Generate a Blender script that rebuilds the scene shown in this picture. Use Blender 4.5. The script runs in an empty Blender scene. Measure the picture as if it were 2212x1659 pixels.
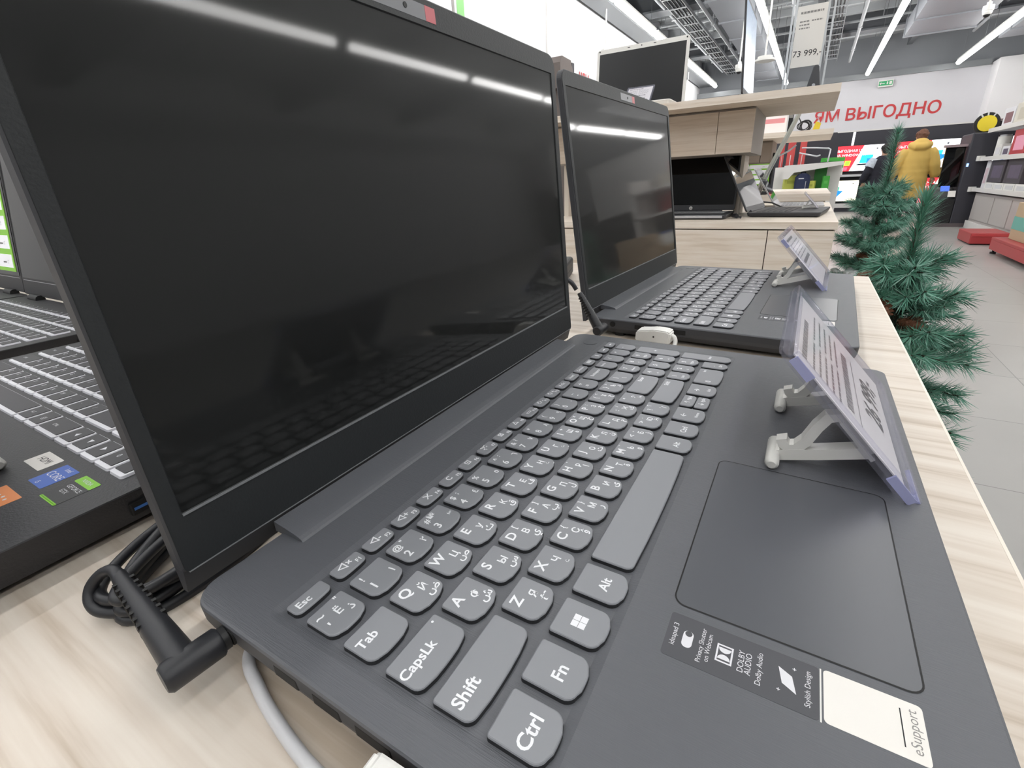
import bpy, bmesh, math, random
from mathutils import Vector, Matrix, Euler
SC = bpy.context.scene
COL = SC.collection
PI = math.pi
R = math.radians
rnd = random.Random(7)

# ------------------------------------------------------------------ camera, world, exposure
cam_d = bpy.data.cameras.new('camera')
cam = bpy.data.objects.new('camera', cam_d); COL.objects.link(cam)
cam_d.sensor_fit = 'HORIZONTAL'; cam_d.sensor_width = 36.0
cam_d.lens = 1018.83 / 2212 * 36.0
cam_d.shift_x = -13.44 / 2212; cam_d.shift_y = -36.69 / 2212
cam_d.clip_start = 0.01; cam_d.clip_end = 100
_r = Vector((0.50286972, -0.86344235, -0.03986666))
_d = Vector((-0.330105, -0.14921792, -0.93207548))
_f = Vector((0.79884462, 0.48187272, -0.36006382))
cm = Matrix.Identity(4)
for i in range(3):
    cm[i][0] = _r[i]; cm[i][1] = -_d[i]; cm[i][2] = -_f[i]
cm[0][3], cm[1][3], cm[2][3] = -0.04972296, 0.0653604, 0.13705282 + 0.86
cam.matrix_world = cm
SC.camera = cam
W = bpy.data.worlds.new('store_air'); SC.world = W; W.use_nodes = True
W.node_tree.nodes['Background'].inputs[0].default_value = (0.9, 0.95, 1.0, 1)
W.node_tree.nodes['Background'].inputs[1].default_value = 0.05
SC.view_settings.view_transform = 'Standard'; SC.view_settings.look = 'None'
SC.view_settings.exposure = 0.30; SC.view_settings.gamma = 1.0
SC.view_settings.use_curve_mapping = False
LAMP_STRENGTH = 16.5          # emission of the ceiling tubes

DT = 0.84                     # height of the display tables
# ------------------------------------------------------------------ helpers
def lin(h):
    h = h.lstrip('#'); c = [int(h[i:i+2], 16) / 255 for i in (0, 2, 4)]
    return tuple(x / 12.92 if x <= .04045 else ((x + .055) / 1.055) ** 2.4 for x in c) + (1,)

def mat(name, col, rough=.5, metal=0., spec=.5, emit=0., trans=0., ior=1.5, noise=0., nscale=40., bump=0., bscale=300., coat=0., bstretch=None, alpha=1.):
    m = bpy.data.materials.new(name); m.use_nodes = True
    nt = m.node_tree; b = nt.nodes['Principled BSDF']
    c = lin(col) if isinstance(col, str) else tuple(col) + (1,)
    b.inputs['Base Color'].default_value = c
    b.inputs['Roughness'].default_value = rough
    b.inputs['Metallic'].default_value = metal
    b.inputs['Specular IOR Level'].default_value = spec
    b.inputs['IOR'].default_value = ior
    b.inputs['Transmission Weight'].default_value = trans
    b.inputs['Coat Weight'].default_value = coat
    b.inputs['Alpha'].default_value = alpha
    if emit:
        b.inputs['Emission Color'].default_value = c
        b.inputs['Emission Strength'].default_value = emit
    tc = nt.nodes.new('ShaderNodeTexCoord')
    if noise:
        n = nt.nodes.new('ShaderNodeTexNoise'); n.inputs['Scale'].default_value = nscale; n.inputs['Detail'].default_value = 4
        mx = nt.nodes.new('ShaderNodeMix'); mx.data_type = 'RGBA'
        mx.inputs[6].default_value = tuple(v * (1 - noise) for v in c[:3]) + (1,)
        mx.inputs[7].default_value = tuple(min(1, v * (1 + noise)) for v in c[:3]) + (1,)
        nt.links.new(tc.outputs['Object'], n.inputs['Vector'])
        nt.links.new(n.outputs['Fac'], mx.inputs[0]); nt.links.new(mx.outputs[2], b.inputs['Base Color'])
    if bump:
        n2 = nt.nodes.new('ShaderNodeTexNoise'); n2.inputs['Scale'].default_value = bscale; n2.inputs['Detail'].default_value = 2
        src = tc.outputs['Object']
        if bstretch:
            mp = nt.nodes.new('ShaderNodeMapping'); mp.inputs['Scale'].default_value = bstretch
            nt.links.new(src, mp.inputs['Vector']); src = mp.outputs['Vector']
        bp = nt.nodes.new('ShaderNodeBump'); bp.inputs['Strength'].default_value = bump; bp.inputs['Distance'].default_value = .001
        nt.links.new(src, n2.inputs['Vector']); nt.links.new(n2.outputs['Fac'], bp.inputs['Height'])
        nt.links.new(bp.outputs['Normal'], b.inputs['Normal'])
    return m

def wood(name, dark, mid, light, axis, rough=.45):
    """pale ash laminate: long streaks running along one axis"""
    m = bpy.data.materials.new(name); m.use_nodes = True; nt = m.node_tree; b = nt.nodes['Principled BSDF']
    tc = nt.nodes.new('ShaderNodeTexCoord'); mp = nt.nodes.new('ShaderNodeMapping')
    s = [95, 95, 95]; s['xyz'.index(axis)] = 4.5
    mp.inputs['Scale'].default_value = s
    nt.links.new(tc.outputs['Object'], mp.inputs['Vector'])
    n1 = nt.nodes.new('ShaderNodeTexNoise'); n1.inputs['Scale'].default_value = .8; n1.inputs['Detail'].default_value = 5; n1.inputs['Distortion'].default_value = .35
    n2 = nt.nodes.new('ShaderNodeTexNoise'); n2.inputs['Scale'].default_value = 3.4; n2.inputs['Detail'].default_value = 3
    for n in (n1, n2): nt.links.new(mp.outputs['Vector'], n.inputs['Vector'])
    mx = nt.nodes.new('ShaderNodeMath'); mx.operation = 'MULTIPLY_ADD'; mx.inputs[1].default_value = .35
    nt.links.new(n2.outputs['Fac'], mx.inputs[0]); nt.links.new(n1.outputs['Fac'], mx.inputs[2])
    cr = nt.nodes.new('ShaderNodeValToRGB'); e = cr.color_ramp.elements
    e[0].position = .50; e[0].color = lin(dark); e[1].position = .84; e[1].color = lin(light)
    k = cr.color_ramp.elements.new(.62); k.color = lin(mid)
    nt.links.new(mx.outputs[0], cr.inputs[0]); nt.links.new(cr.outputs[0], b.inputs['Base Color'])
    b.inputs['Roughness'].default_value = rough
    return m

class MB:
    """collects shapes into one mesh"""
    def __init__(s): s.v = []; s.f = []; s.sm = []
    def add(s, v, f, M=None, smooth=False):
        o = len(s.v)
        s.v += [tuple(M @ Vector(p)) for p in v] if M is not None else [tuple(p) for p in v]
        s.f += [tuple(i + o for i in q) for q in f]; s.sm += [smooth] * len(f); return s
    def box(s, x0, x1, y0, y1, z0, z1, b=0., M=None, seg=2):
        if b <= 0:
            v = [(x, y, z) for z in (z0, z1) for y in (y0, y1) for x in (x0, x1)]
            return s.add(v, [(0, 2, 3, 1), (4, 5, 7, 6), (0, 1, 5, 4), (2, 6, 7, 3), (0, 4, 6, 2), (1, 3, 7, 5)], M)
        bm = bmesh.new()
        bmesh.ops.create_cube(bm, size=1, matrix=Matrix.Translation(((x0+x1)/2, (y0+y1)/2, (z0+z1)/2)) @ Matrix.Diagonal((x1-x0, y1-y0, z1-z0, 1)))
        bmesh.ops.bevel(bm, geom=bm.edges[:], offset=b, segments=seg, affect='EDGES', profile=.5)
        return s.bm(bm, M)
    def bm(s, bm, M=None, smooth=False):
        bm.verts.index_update(); v = [p.co[:] for p in bm.verts]; f = [[q.index for q in k.verts] for k in bm.faces]; bm.free()
        return s.add(v, f, M, smooth)
    def loops(s, L, cap0=True, cap1=True, closed=True, smooth=False, M=None):
        n = len(L[0]); v = [p for l in L for p in l]; f = []
        for i in range(len(L) - 1):
            for j in range(n if closed else n - 1):
                k = (j + 1) % n
                f.append((i*n+j, i*n+k, (i+1)*n+k, (i+1)*n+j))
        s.add(v, f, M, smooth)
        if cap0: s.add(L[0], [tuple(range(n))[::-1]], M)
        if cap1: s.add(L[-1], [tuple(range(n))], M)
        return s
    def tube(s, pts, r, n=10, caps=True, M=None, smooth=True):
        pts = [Vector(p) for p in pts]; rr = r if isinstance(r, (list, tuple)) else [r] * len(pts)
        L = []; up = None
        for i, p in enumerate(pts):
            t = (pts[min(i+1, len(pts)-1)] - pts[max(i-1, 0)]).normalized()
            if up is None: up = Vector((0, 0, 1)) if abs(t.z) < .9 else Vector((1, 0, 0))
            a = t.cross(up)
            if a.length < 1e-5: a = t.orthogonal()
            a.normalize(); up = a.cross(t).normalized()
            L.append([p + rr[i] * (math.cos(2*PI*k/n) * a + math.sin(2*PI*k/n) * up) for k in range(n)])
        return s.loops([[tuple(q) for q in l][::-1] for l in L], caps, caps, True, smooth, M)
    def cyl(s, p0, p1, r, n=16, M=None, r1=None, smooth=True): return s.tube([p0, p1], [r, r if r1 is None else r1], n, True, M, smooth)
    def sphere(s, c, rx, ry=None, rz=None, n=16, m=10, M=None):
        ry = rx if ry is None else ry; rz = rx if rz is None else rz
        v = [(c[0], c[1], c[2] - rz)]
        for i in range(1, m):
            a = -PI/2 + PI*i/m
            v += [(c[0]+rx*math.cos(a)*math.cos(2*PI*j/n), c[1]+ry*math.cos(a)*math.sin(2*PI*j/n), c[2]+rz*math.sin(a)) for j in range(n)]
        v.append((c[0], c[1], c[2] + rz)); f = []
        for j in range(n):
            k = (j+1) % n; f.append((0, 1+k, 1+j))
            for i in range(m-2): f.append((1+i*n+j, 1+i*n+k, 1+(i+1)*n+k, 1+(i+1)*n+j))
            f.append((1+(m-2)*n+j, 1+(m-2)*n+k, len(v)-1))
        return s.add(v, f, M, True)
    def prism(s, poly, z0, z1, M=None):
        return s.loops([[(x, y, z0) for x, y in poly], [(x, y, z1) for x, y in poly]], M=M)
    def slab(s, poly_fn, steps, M=None, smooth=False):
        """stack of insets of an outline: steps = [(inset, z), ...]"""
        return s.loops([[(x, y, z) for x, y in poly_fn(i)] for i, z in steps], M=M, smooth=smooth)
    def text(s, t, size, M, align='CENTER', bold=0.):
        v, f = text_geo(t, align, bold)
        return s.add([(x*size, y*size, 0) for x, y in v], f, M)
    def build(s, name, m, parent=None, loc=None):
        me = bpy.data.meshes.new(name); me.from_pydata(s.v, [], s.f)
        me.polygons.foreach_set('use_smooth', s.sm); me.update()
        o = bpy.data.objects.new(name, me); COL.objects.link(o)
        me.materials.append(m)
        if parent is not None: o.parent = parent
        if loc is not None: o.location = loc
        return o

def spline(P, k=6):
    P = [Vector(p) for p in P]; Q = []
    for i in range(len(P)-1):
        a, b, c, d = P[max(i-1, 0)], P[i], P[i+1], P[min(i+2, len(P)-1)]
        for j in range(k):
            t = j/k; Q.append(.5*((2*b) + (c-a)*t + (2*a-5*b+4*c-d)*t*t + (3*b-a-3*c+d)*t**3))
    return Q + [P[-1]]
_tc = {}
def text_geo(t, align='CENTER', bold=0.):
    if (t, align, bold) in _tc: return _tc[(t, align, bold)]
    c = bpy.data.curves.new('lettering', 'FONT'); c.body = t; c.align_x = align; c.align_y = 'CENTER'; c.resolution_u = 3; c.offset = bold
    o = bpy.data.objects.new('lettering', c); COL.objects.link(o)
    dg = bpy.context.evaluated_depsgraph_get(); dg.update()
    me = bpy.data.meshes.new_from_object(o.evaluated_get(dg))
    g = ([(v.co.x, v.co.y) for v in me.vertices], [tuple(p.vertices) for p in me.polygons])
    bpy.data.objects.remove(o); bpy.data.curves.remove(c); bpy.data.meshes.remove(me)
    _tc[(t, align, bold)] = g; return g

def rrect(x0, x1, y0, y1, r, n=5, inset=0.):
    """rounded rectangle outline, r one radius or (front-left, front-right, back-right, back-left)"""
    rs = r if isinstance(r, (tuple, list)) else (r,) * 4
    x0 += inset; x1 -= inset; y0 += inset; y1 -= inset
    P = []
    for (cx, cy, a0, q) in ((x0, y0, PI, rs[0]), (x1, y0, 1.5*PI, rs[1]), (x1, y1, 0, rs[2]), (x0, y1, .5*PI, rs[3])):
        q = max(q - inset, 1e-5); ox = cx + (q if cx == x0 else -q); oy = cy + (q if cy == y0 else -q)
        P += [(ox + q*math.cos(a0 + .5*PI*i/n), oy + q*math.sin(a0 + .5*PI*i/n)) for i in range(n + 1)]
    return P

def tag(o, label=None, cat=None, group=None, kind=None):
    if label: o['label'] = label
    if cat: o['category'] = cat
    if group: o['group'] = group
    if kind: o['kind'] = kind
    return o
def thing(name, label, cat, loc=(0, 0, 0), rotz=0., group=None):
    o = bpy.data.objects.new(name, None); COL.objects.link(o); o.empty_display_size = .05
    o.location = loc; o.rotation_euler = (0, 0, rotz)
    return tag(o, label, cat, group)
def struct(name, mb, m): return tag(mb.build(name, m), kind='structure')
def kids(o): return [c for c in bpy.data.objects if c.parent == o]
def copy_tree(o, parent=None):
    c = o.copy(); COL.objects.link(c)
    if parent is not None: c.parent = parent
    for k in kids(o): copy_tree(k, c)
    return c
def T(x=0, y=0, z=0): return Matrix.Translation((x, y, z))
def RX(a): return Matrix.Rotation(a, 4, 'X')
def RY(a): return Matrix.Rotation(a, 4, 'Y')
def RZ(a): return Matrix.Rotation(a, 4, 'Z')
def frame(o, x, y):
    """matrix mapping local x,y,z onto given axes at origin o"""
    x = Vector(x).normalized(); z = x.cross(Vector(y)).normalized(); y = z.cross(x)
    m = Matrix.Identity(4)
    for i in range(3): m[i][0] = x[i]; m[i][1] = y[i]; m[i][2] = z[i]; m[i][3] = o[i]
    return m

# ------------------------------------------------------------------ materials
M_wood = wood('ash laminate', '#b9aa98', '#cfc3b5', '#dbd2c6', 'y')
M_woodx = wood('ash laminate across', '#dccdbb', '#e7dacb', '#efe5d9', 'y')
M_woodd = wood('cabinet laminate', '#cfbdab', '#dacab9', '#e2d4c5', 'y', .5)
M_edge = mat('cream edge band', '#e6ddd0', .4)
M_body = mat('graphite plastic', '#5b5d62', .42, bump=.25, bscale=60, bstretch=(60, 2, 2))
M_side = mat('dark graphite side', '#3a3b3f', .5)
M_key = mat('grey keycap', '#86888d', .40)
M_keyshade = mat('shaded keycap side', '#26272a', .5)  # darker than the keycap: shade between the keys put into the colour
M_leg = mat('white key print', '#e9eaee', .5)
M_bezel = mat('black bezel plastic', '#1f2224', .5, bump=.15, bscale=900)
M_screen = mat('matte display panel', '#0c0e0d', .05, spec=.24, coat=.5)
M_screen.node_tree.nodes['Principled BSDF'].inputs['Coat Roughness'].default_value = .42
M_gloss = mat('glossy display panel', '#050506', .03, spec=.3)
M_black = mat('black plastic', '#141517', .5)
M_cable = mat('black cable rubber', '#232428', .42)
M_seam = mat('black seam', '#060607', .6)
M_pad = mat('touchpad', '#55575c', .3)
M_white = mat('white plastic', '#e4e3df', .4)
M_grey = mat('light grey cable', '#c9c9cb', .45)
M_paper = mat('paper', '#e9e6e0', .7)
M_ink = mat('black ink', '#2a2a2c', .7)
M_inkg = mat('grey ink', '#8f8d8a', .7)
def acrylic(name, col, refl):
    m = bpy.data.materials.new(name); m.use_nodes = True; nt = m.node_tree; nt.nodes.remove(nt.nodes['Principled BSDF'])
    tr = nt.nodes.new('ShaderNodeBsdfTransparent'); tr.inputs[0].default_value = lin(col)
    gl = nt.nodes.new('ShaderNodeBsdfGlossy'); gl.inputs['Roughness'].default_value = .08
    df = nt.nodes.new('ShaderNodeBsdfDiffuse'); df.inputs[0].default_value = lin('#d9d9ea')
    lw = nt.nodes.new('ShaderNodeLayerWeight'); lw.inputs[0].default_value = .5
    pw = nt.nodes.new('ShaderNodeMath'); pw.operation = 'POWER'; pw.inputs[1].default_value = 4.0; nt.links.new(lw.outputs['Facing'], pw.inputs[0])
    fr = nt.nodes.new('ShaderNodeMath'); fr.operation = 'MULTIPLY_ADD'; fr.inputs[1].default_value = .28; fr.inputs[2].default_value = .04; nt.links.new(pw.outputs[0], fr.inputs[0])
    m1 = nt.nodes.new('ShaderNodeMixShader'); m2 = nt.nodes.new('ShaderNodeMixShader'); m2.inputs[0].default_value = refl
    nt.links.new(fr.outputs[0], m1.inputs[0]); nt.links.new(tr.outputs[0], m1.inputs[1]); nt.links.new(gl.outputs[0], m1.inputs[2])
    nt.links.new(m1.outputs[0], m2.inputs[1]); nt.links.new(df.outputs[0], m2.inputs[2]); nt.links.new(m2.outputs[0], nt.nodes['Material Output'].inputs[0])
    return m
M_acr = acrylic('clear acrylic', '#fbfbfe', .035)
M_blue = mat('lilac acrylic edge', '#a3a6cd', .2, spec=.5)
M_stand = mat('milky nylon', '#dcdbd6', .35)
M_stk = mat('dark sticker film', '#4a4b50', .55)
M_sktxt = mat('sticker white print', '#dddde2', .55)
M_floor_dummy = None
M_green = mat('pine needle', '#5f9782', .6, noise=.25, nscale=30)
M_green2 = mat('pine needle pale', '#8fb5a6', .6)
M_bark = mat('tree stem', '#3c3a2e', .8)
M_cone = mat('pine cone', '#6b4630', .7, noise=.4, nscale=200)
M_snow = mat('artificial snow', '#e6e9ec', .8)
M_lamp = mat('lamp tube', '#fbfaf8', .5, emit=LAMP_STRENGTH)
M_wallw = mat('white painted wall', '#cfd0d2', .6)
M_wallg = mat('banner white', '#d6d5d9', .6)
M_red = mat('sign red', '#c63b3e', .5)
M_dark = mat('charcoal panel', '#33333b', .5)
M_metal = mat('galvanised metal', '#8d9092', .42, metal=.6)
M_alu = mat('silver aluminium', '#c4c6ca', .32, metal=.5)
M_shelfw = mat('white shelf steel', '#dcdad7', .4)
M_redsteel = mat('red steel', '#a8383b', .4)
M_kraft = mat('kraft carton', '#b39c80', .8)
M_teal = mat('teal print', '#6aa79b', .7)

# ================================================================== the room
def floor_mat():
    m = bpy.data.materials.new('floor tiles'); m.use_nodes = True; nt = m.node_tree; b = nt.nodes['Principled BSDF']
    tc = nt.nodes.new('ShaderNodeTexCoord'); br = nt.nodes.new('ShaderNodeTexBrick')
    br.offset = 0; br.squash = 1
    br.inputs['Scale'].default_value = 1; br.inputs['Brick Width'].default_value = .6; br.inputs['Row Height'].default_value = .6
    br.inputs['Mortar Size'].default_value = .0022; br.inputs['Mortar Smooth'].default_value = .2; br.inputs['Bias'].default_value = 0
    br.inputs['Color1'].default_value = lin('#a9a7a3'); br.inputs['Color2'].default_value = lin('#b2b0ac'); br.inputs['Mortar'].default_value = lin('#7d7b78')
    n = nt.nodes.new('ShaderNodeTexNoise'); n.inputs['Scale'].default_value = 1.3; n.inputs['Detail'].default_value = 5
    mx = nt.nodes.new('ShaderNodeMix'); mx.data_type = 'RGBA'; mx.blend_type = 'MULTIPLY'; mx.inputs[0].default_value = .25
    nt.links.new(tc.outputs['Object'], br.inputs['Vector']); nt.links.new(tc.outputs['Object'], n.inputs['Vector'])
    nt.links.new(br.outputs['Color'], mx.inputs[6]); nt.links.new(n.outputs['Fac'], mx.inputs[7]); nt.links.new(mx.outputs[2], b.inputs['Base Color'])
    b.inputs['Roughness'].default_value = .3; b.inputs['Specular IOR Level'].default_value = .45
    return m
X0, X1, Y0, Y1, ZC = -5.0, 15.9, -8.0, 3.3, 4.0
fl = MB().box(X0-.06-.36, X1+.6-.06, Y0+.955, Y1+.955+.2, -.1, 0)
fo = struct('floor', fl, floor_mat()); fo.location = (.06, -.955, 0)
M_ceil = mat('grey ceiling deck', '#b9bcbf', .7, noise=.12, nscale=3)
cb = MB().box(X0, X1+.6, Y0, Y1+.2, ZC, ZC+.1)
struct('ceiling', cb, M_ceil)
struct('wall_left', MB().box(X0, X1+.2, Y1, Y1+.2, 0, ZC), M_wallw)
struct('wall_right', MB().box(X0, X1+.2, Y0-.2, Y0, 0, ZC), M_wallw)
struct('wall_front', MB().box(X0-.2, X0, Y0, Y1, 0, ZC), mat('grey rear wall', '#a9aaac', .7))
wb = MB().box(X1, X1+.2, Y0, Y1, 1.93, 3.12)
struct('wall_back', wb, M_wallg)
struct('trim_1', MB().box(X1-.02, X1+.2, Y0, Y1, 0, 1.93), M_dark)                     # black media wall under the banner
struct('trim_2', MB().box(X1+.2, X1+.22, Y0, Y1, 3.1, ZC), mat('service zone grey', '#8f9296', .8))
struct('trim_3', MB().box(X1-.06, X1, -2.97, Y1, 3.08, 3.2, M=None), M_metal)            # rail on the banner's top edge
struct('trim_4', MB().box(X1-.03, X1, Y0, Y1, 1.915, 1.945), M_shelfw)
struct('trim_5', MB().box(15.3, X1, -3.7, -2.99, 1.93, 3.12), mat('pale column panel', '#e6e5e6', .6))   # light column beside the banner
struct('trim_6', MB().box(X0, X1, Y1-.35, Y1-.05, 3.36, 3.56), M_metal)                  # cornice along the left wall
for i, x in enumerate((6.35, 10.2)):
    struct('trim_%d' % (7+i), MB().box(x, x+.07, Y1-.02, Y1, 0, 3.4), M_shelfw)

# ceiling deck ribs, beams, ducts
M_rib = mat('ceiling rib', '#d3d6d8', .5)
n = 20
for i in range(24):
    x = -1.0 + i * .7
    struct('trim_%d' % n, MB().box(x, x+.07, -6, Y1, 3.88, 4.0), M_rib); n += 1
M_beam = mat('dark steel beam', '#6a6d71', .6)
for x in (2.9, 6.2, 9.4, 13.2):
    struct('trim_%d' % n, MB().box(x, x+.22, Y0, Y1, 3.62, 3.9).box(x-.06, x+.28, Y0, Y1, 3.59, 3.62), M_beam); n += 1
for y in (2.05, .35, -1.45, -4.4):
    struct('trim_%d' % n, MB().box(X0, X1, y, y+.1, 3.7, 3.86), M_beam); n += 1
M_duct = mat('duct sheet metal', '#8b8e93', .5)
M_pipe = mat('sprinkler pipe', '#b4b7ba', .5)
def duct(x0, x1, y0, y1, z0, z1, label):
    t = thing('ventilation_duct', label, 'duct', ((x0+x1)/2, (y0+y1)/2, z0))
    a, b = (x1-x0)/2, (y1-y0)/2
    f = MB().box(-a, a, -b, b, 0, z1-z0); k = -a + .5
    while k < a:
        f.box(k-.025, k+.025, -b-.02, b+.02, -.02, z1-z0+.02); k += 1.2
    h = f; k = -a + .6
    while k < a:
        for s in (-1, 1): h.box(k-.012, k+.012, s*b-.006, s*b+.006, z1-z0, ZC-z0)
        k += 2.4
    h.build('duct_body', M_duct, t)
duct(3.0, 15.6, 1.25, 1.75, 3.3, 3.58, 'dark grey duct running over the wood shelf, left of the middle light row')
duct(5.0, 12.8, -2.0, -1.0, 3.3, 3.58, 'broad grey duct between the two right-hand rows of tube lamps')
duct(9.6, 14.5, -3.7, -2.7, 3.35, 3.58, 'grey duct at the right edge of the photo, right of the last lamp row')
def tray(x0, x1, y, z, label):
    t = thing('cable_tray', label, 'cable tray', (x0, y, z))
    m = MB().box(0, x1-x0, -.14, -.13, 0, .05).box(0, x1-x0, .13, .14, 0, .05); k = .15
    while k < x1-x0: m.box(k, k+.03, -.14, .14, 0, .01); k += .5
    k = .5
    while k < x1-x0: m.cyl((k, -.135, .04), (k, -.135, ZC-z), .006, 6); k += 1.5
    m.build('ladder_frame', M_pipe, t)
    m = MB()
    for j in range(4): m.tube([(k*1., -.09+.05*j+.01*math.sin(k*2+j), .02) for k in range(int(x1-x0)+1)], .012, 6)
    m.build('cable', M_black, t)
tray(3.5, 15.5, 2.35, 3.52, 'ladder cable tray hung beside the left wall cornice')
tray(4.0, 15.5, .15, 3.5, 'ladder cable tray over the wooden display shelf')
for y, z, lab in ((2.62, 3.62, 'thin pipe nearest the left wall cornice'), (1.95, 3.45, 'bent sprinkler pipe over the white laptop'), (.75, 3.5, 'long pipe right of the dark grey duct'), (-.25, 3.45, 'pipe along the middle lamp row'), (-2.45, 3.72, 'pipe over the right lamp row')):
    t = thing('ceiling_pipe', lab, 'pipe', (0, y, z))
    m = MB().tube([(2, 0, 0), (15.5, 0, 0)], .028, 8)
    for k in range(4, 15, 2): m.tube([(k, 0, .0), (k, 0, ZC-z)], .008, 6).box(k-.03, k+.03, -.035, .035, -.035, .035)
    m.build('pipe', M_pipe, t)
for k in range(5):
    x = 4.2 + 2.1*k
    t = thing('cross_pipe', 'sprinkler pipe across the ceiling, %s from the camera' % ('nearest', 'second', 'third', 'fourth', 'fifth')[k], 'pipe', (x, 0, 3.655))
    m = MB().tube([(0, Y1, 0), (0, -3.5, 0)], .022, 8)
    for y in (2.9, 1.2, -.6, -2.4): m.tube([(0, y, 0), (0, y, ZC-3.655)], .008, 6).cyl((0, y-.3, -.042), (0, y-.3, 0), .012, 8)
    m.build('pipe', M_pipe, t)

# lamps: rows of tube luminaires along x
def lamp_row(y, z, xs, L, words, grp):
    proto = None
    for i, x in enumerate(xs):
        if proto is None:
            t = thing('tube_lamp', '', 'ceiling light', (x, y, z), 0, grp)
            MB().box(0, L, -.03, .03, .04, .085, .008).build('housing', M_white, t)
            tb = MB().tube([(0.02, 0, .004), (L-.02, 0, .004)], .044, 14); tb.build('tube', M_lamp, t)
            for k in (.25, L-.25): MB().tube([(k, 0, .08), (k, 0, ZC-z)], .004, 5).build('suspension_wire', M_metal, t)
            proto = t
        else:
            t = copy_tree(proto); t.location = (x, y, z)
        t['label'] = 'white tube lamp, %s, %s along it' % (words, ('nearest the viewer', 'second', 'third', 'fourth', 'fifth', 'sixth', 'seventh', 'eighth', 'ninth')[i] + ('' if i == 0 else ' one'))
lamp_row(2.78, 3.3, [-2.75+2.05*i for i in range(9)], 1.93, 'row along the left wall', 'tube lamps along the left wall')
lamp_row(1.03, 3.12, [-4.8+2.25*i for i in range(9)], 2.1, 'row over the wooden shelf', 'tube lamps over the wooden shelf')
lamp_row(-.66, 3.12, [-4.85+2.25*i for i in range(9)], 2.2, 'row ending over the green exit sign', 'tube lamps toward the exit sign')
lamp_row(-2.3, 3.12, [-4.85+2.25*i for i in range(9)], 2.2, 'row at the upper right corner', 'tube lamps at the upper right')
lamp_row(-4.0, 3.12, [2.0+2.4*i for i in range(5)], 2.2, 'row behind the right edge of the frame', 'tube lamps off to the right')

# dome cameras
def dome(loc, top, label):
    t = thing('security_camera', label, 'security camera', loc, 0, 'dome cameras')
    MB().sphere((0, 0, 0), .055, .055, .05).cyl((0, 0, .01), (0, 0, .07), .062, 16).build('housing', M_white, t)
    MB().sphere((0, 0, -.02), .042, .042, .045).build('lens_dome', M_black, t)
    MB().cyl((0, 0, .06), (0, 0, top-loc[2]), .011, 8).cyl((0, 0, .07), (0, 0, .11), .028, 10).build('pole', M_white, t)
dome((7.9, 3.08, 2.78), 3.365, 'white dome camera hanging before the bright left wall, left of the white laptop')
dome((9.6, 1.40, 2.62), 3.305, 'white dome camera right of the white laptop screen')
dome((11.2, 3.05, 2.55), 3.365, 'white dome camera low behind the wooden shelf, nearer one')
dome((13.4, 3.05, 2.62), 3.365, 'white dome camera low behind the wooden shelf, farther one')
dome((9.8, -1.62, 2.92), 3.305, 'white dome camera under the broad grey duct at upper right')
sm = thing('smoke_detector', 'flat round smoke detector disc left of the long tube lamp', 'smoke detector', (7.00, 0.77, 2.23))
MB().cyl((0, 0, 0), (0, 0, .02), .11, 24).cyl((0, 0, .02), (0, 0, .05), .08, 20).build('disc', M_white, sm)
MB().cyl((0, 0, .05), (0, 0, ZC-2.15), .01, 8).build('drop_rod', M_white, sm)

# banner lettering on the far wall, exit sign
def sign_text(t, size, org, xdir, label, m, align='LEFT', depth=.004, name='wall_lettering'):
    v, f = text_geo(t, align, .018); q = MB(); F = frame((0, 0, 0), xdir, (0, 0, 1))
    for i, k in enumerate(f): q.add([(v[j][0]*size, v[j][1]*size, i*1.5e-5) for j in k], [tuple(range(len(k)))], F)
    o = q.build(name, m); o.location = org
    return tag(o, label, 'lettering')
sign_text('ЯМ ВЫГОДНО', .37, (X1-.006, .30, 2.31), (0, -1, 0), 'red Cyrillic lettering across the far white banner wall', M_red)
sign_text('нды', .2, (7.40, Y1-.006, 2.47), (1, 0, 0), 'small red Cyrillic lettering on the left white wall', M_red)
sign_text('В', .5, (14.2, -3.72, 2.26), (0, -1, 0), 'cut-off red letter on the pale wall at the right frame edge', M_red)
struct('trim_60', MB().box(14.2+.004, 15.3, -6.5, -3.66, 1.5, 3.1), mat('pale side wall', '#d9d8d6', .6))
ex = thing('exit_sign', 'green and white running-man exit sign on the banner top edge', 'exit sign', (X1-.06, -1.09, 2.86))
MB().box(-.02, .02, -.15, .15, 0, .15, .006).build('case', M_white, ex)
MB().box(-.024, -.02, -.135, .135, .03, .125).build('green_panel', mat('exit green', '#2f8f5c', .4, emit=.35), ex)
MB().box(-.027, -.024, .02, .11, .068, .082).add([(-.027, .13, .075), (-.027, .09, .105), (-.027, .09, .045)], [(0, 1, 2)]).sphere((-.026, -.03, .105), .001, .011, .011, 10, 6).box(-.027, -.024, -.045, -.02, .05, .095).box(-.027, -.024, -.12, -.07, .045, .11).build('pictogram', M_white, ex)

# ================================================================== display tables
def desk():
    t = thing('display_table', 'pale ash-topped display table carrying the two grey laptops', 'table', (0, 0, 0))
    MB().box(-1.2, .868, -.0305, 2.9, DT-.04, DT).build('tabletop', M_wood, t)
    MB().box(-1.2, .869, -.032, -.0305, DT-.04, DT+.0001).box(.868, .8695, -.032, 2.9, DT-.04, DT+.0001).build('edge_band', M_edge, t)
    MB().box(-1.1, .82, .02, 2.85, .08, DT-.04).build('cabinet_base', M_woodd, t)
    MB().box(-1.08, .80, .05, 2.8, 0, .08).build('plinth', M_dark, t)
desk()

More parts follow.
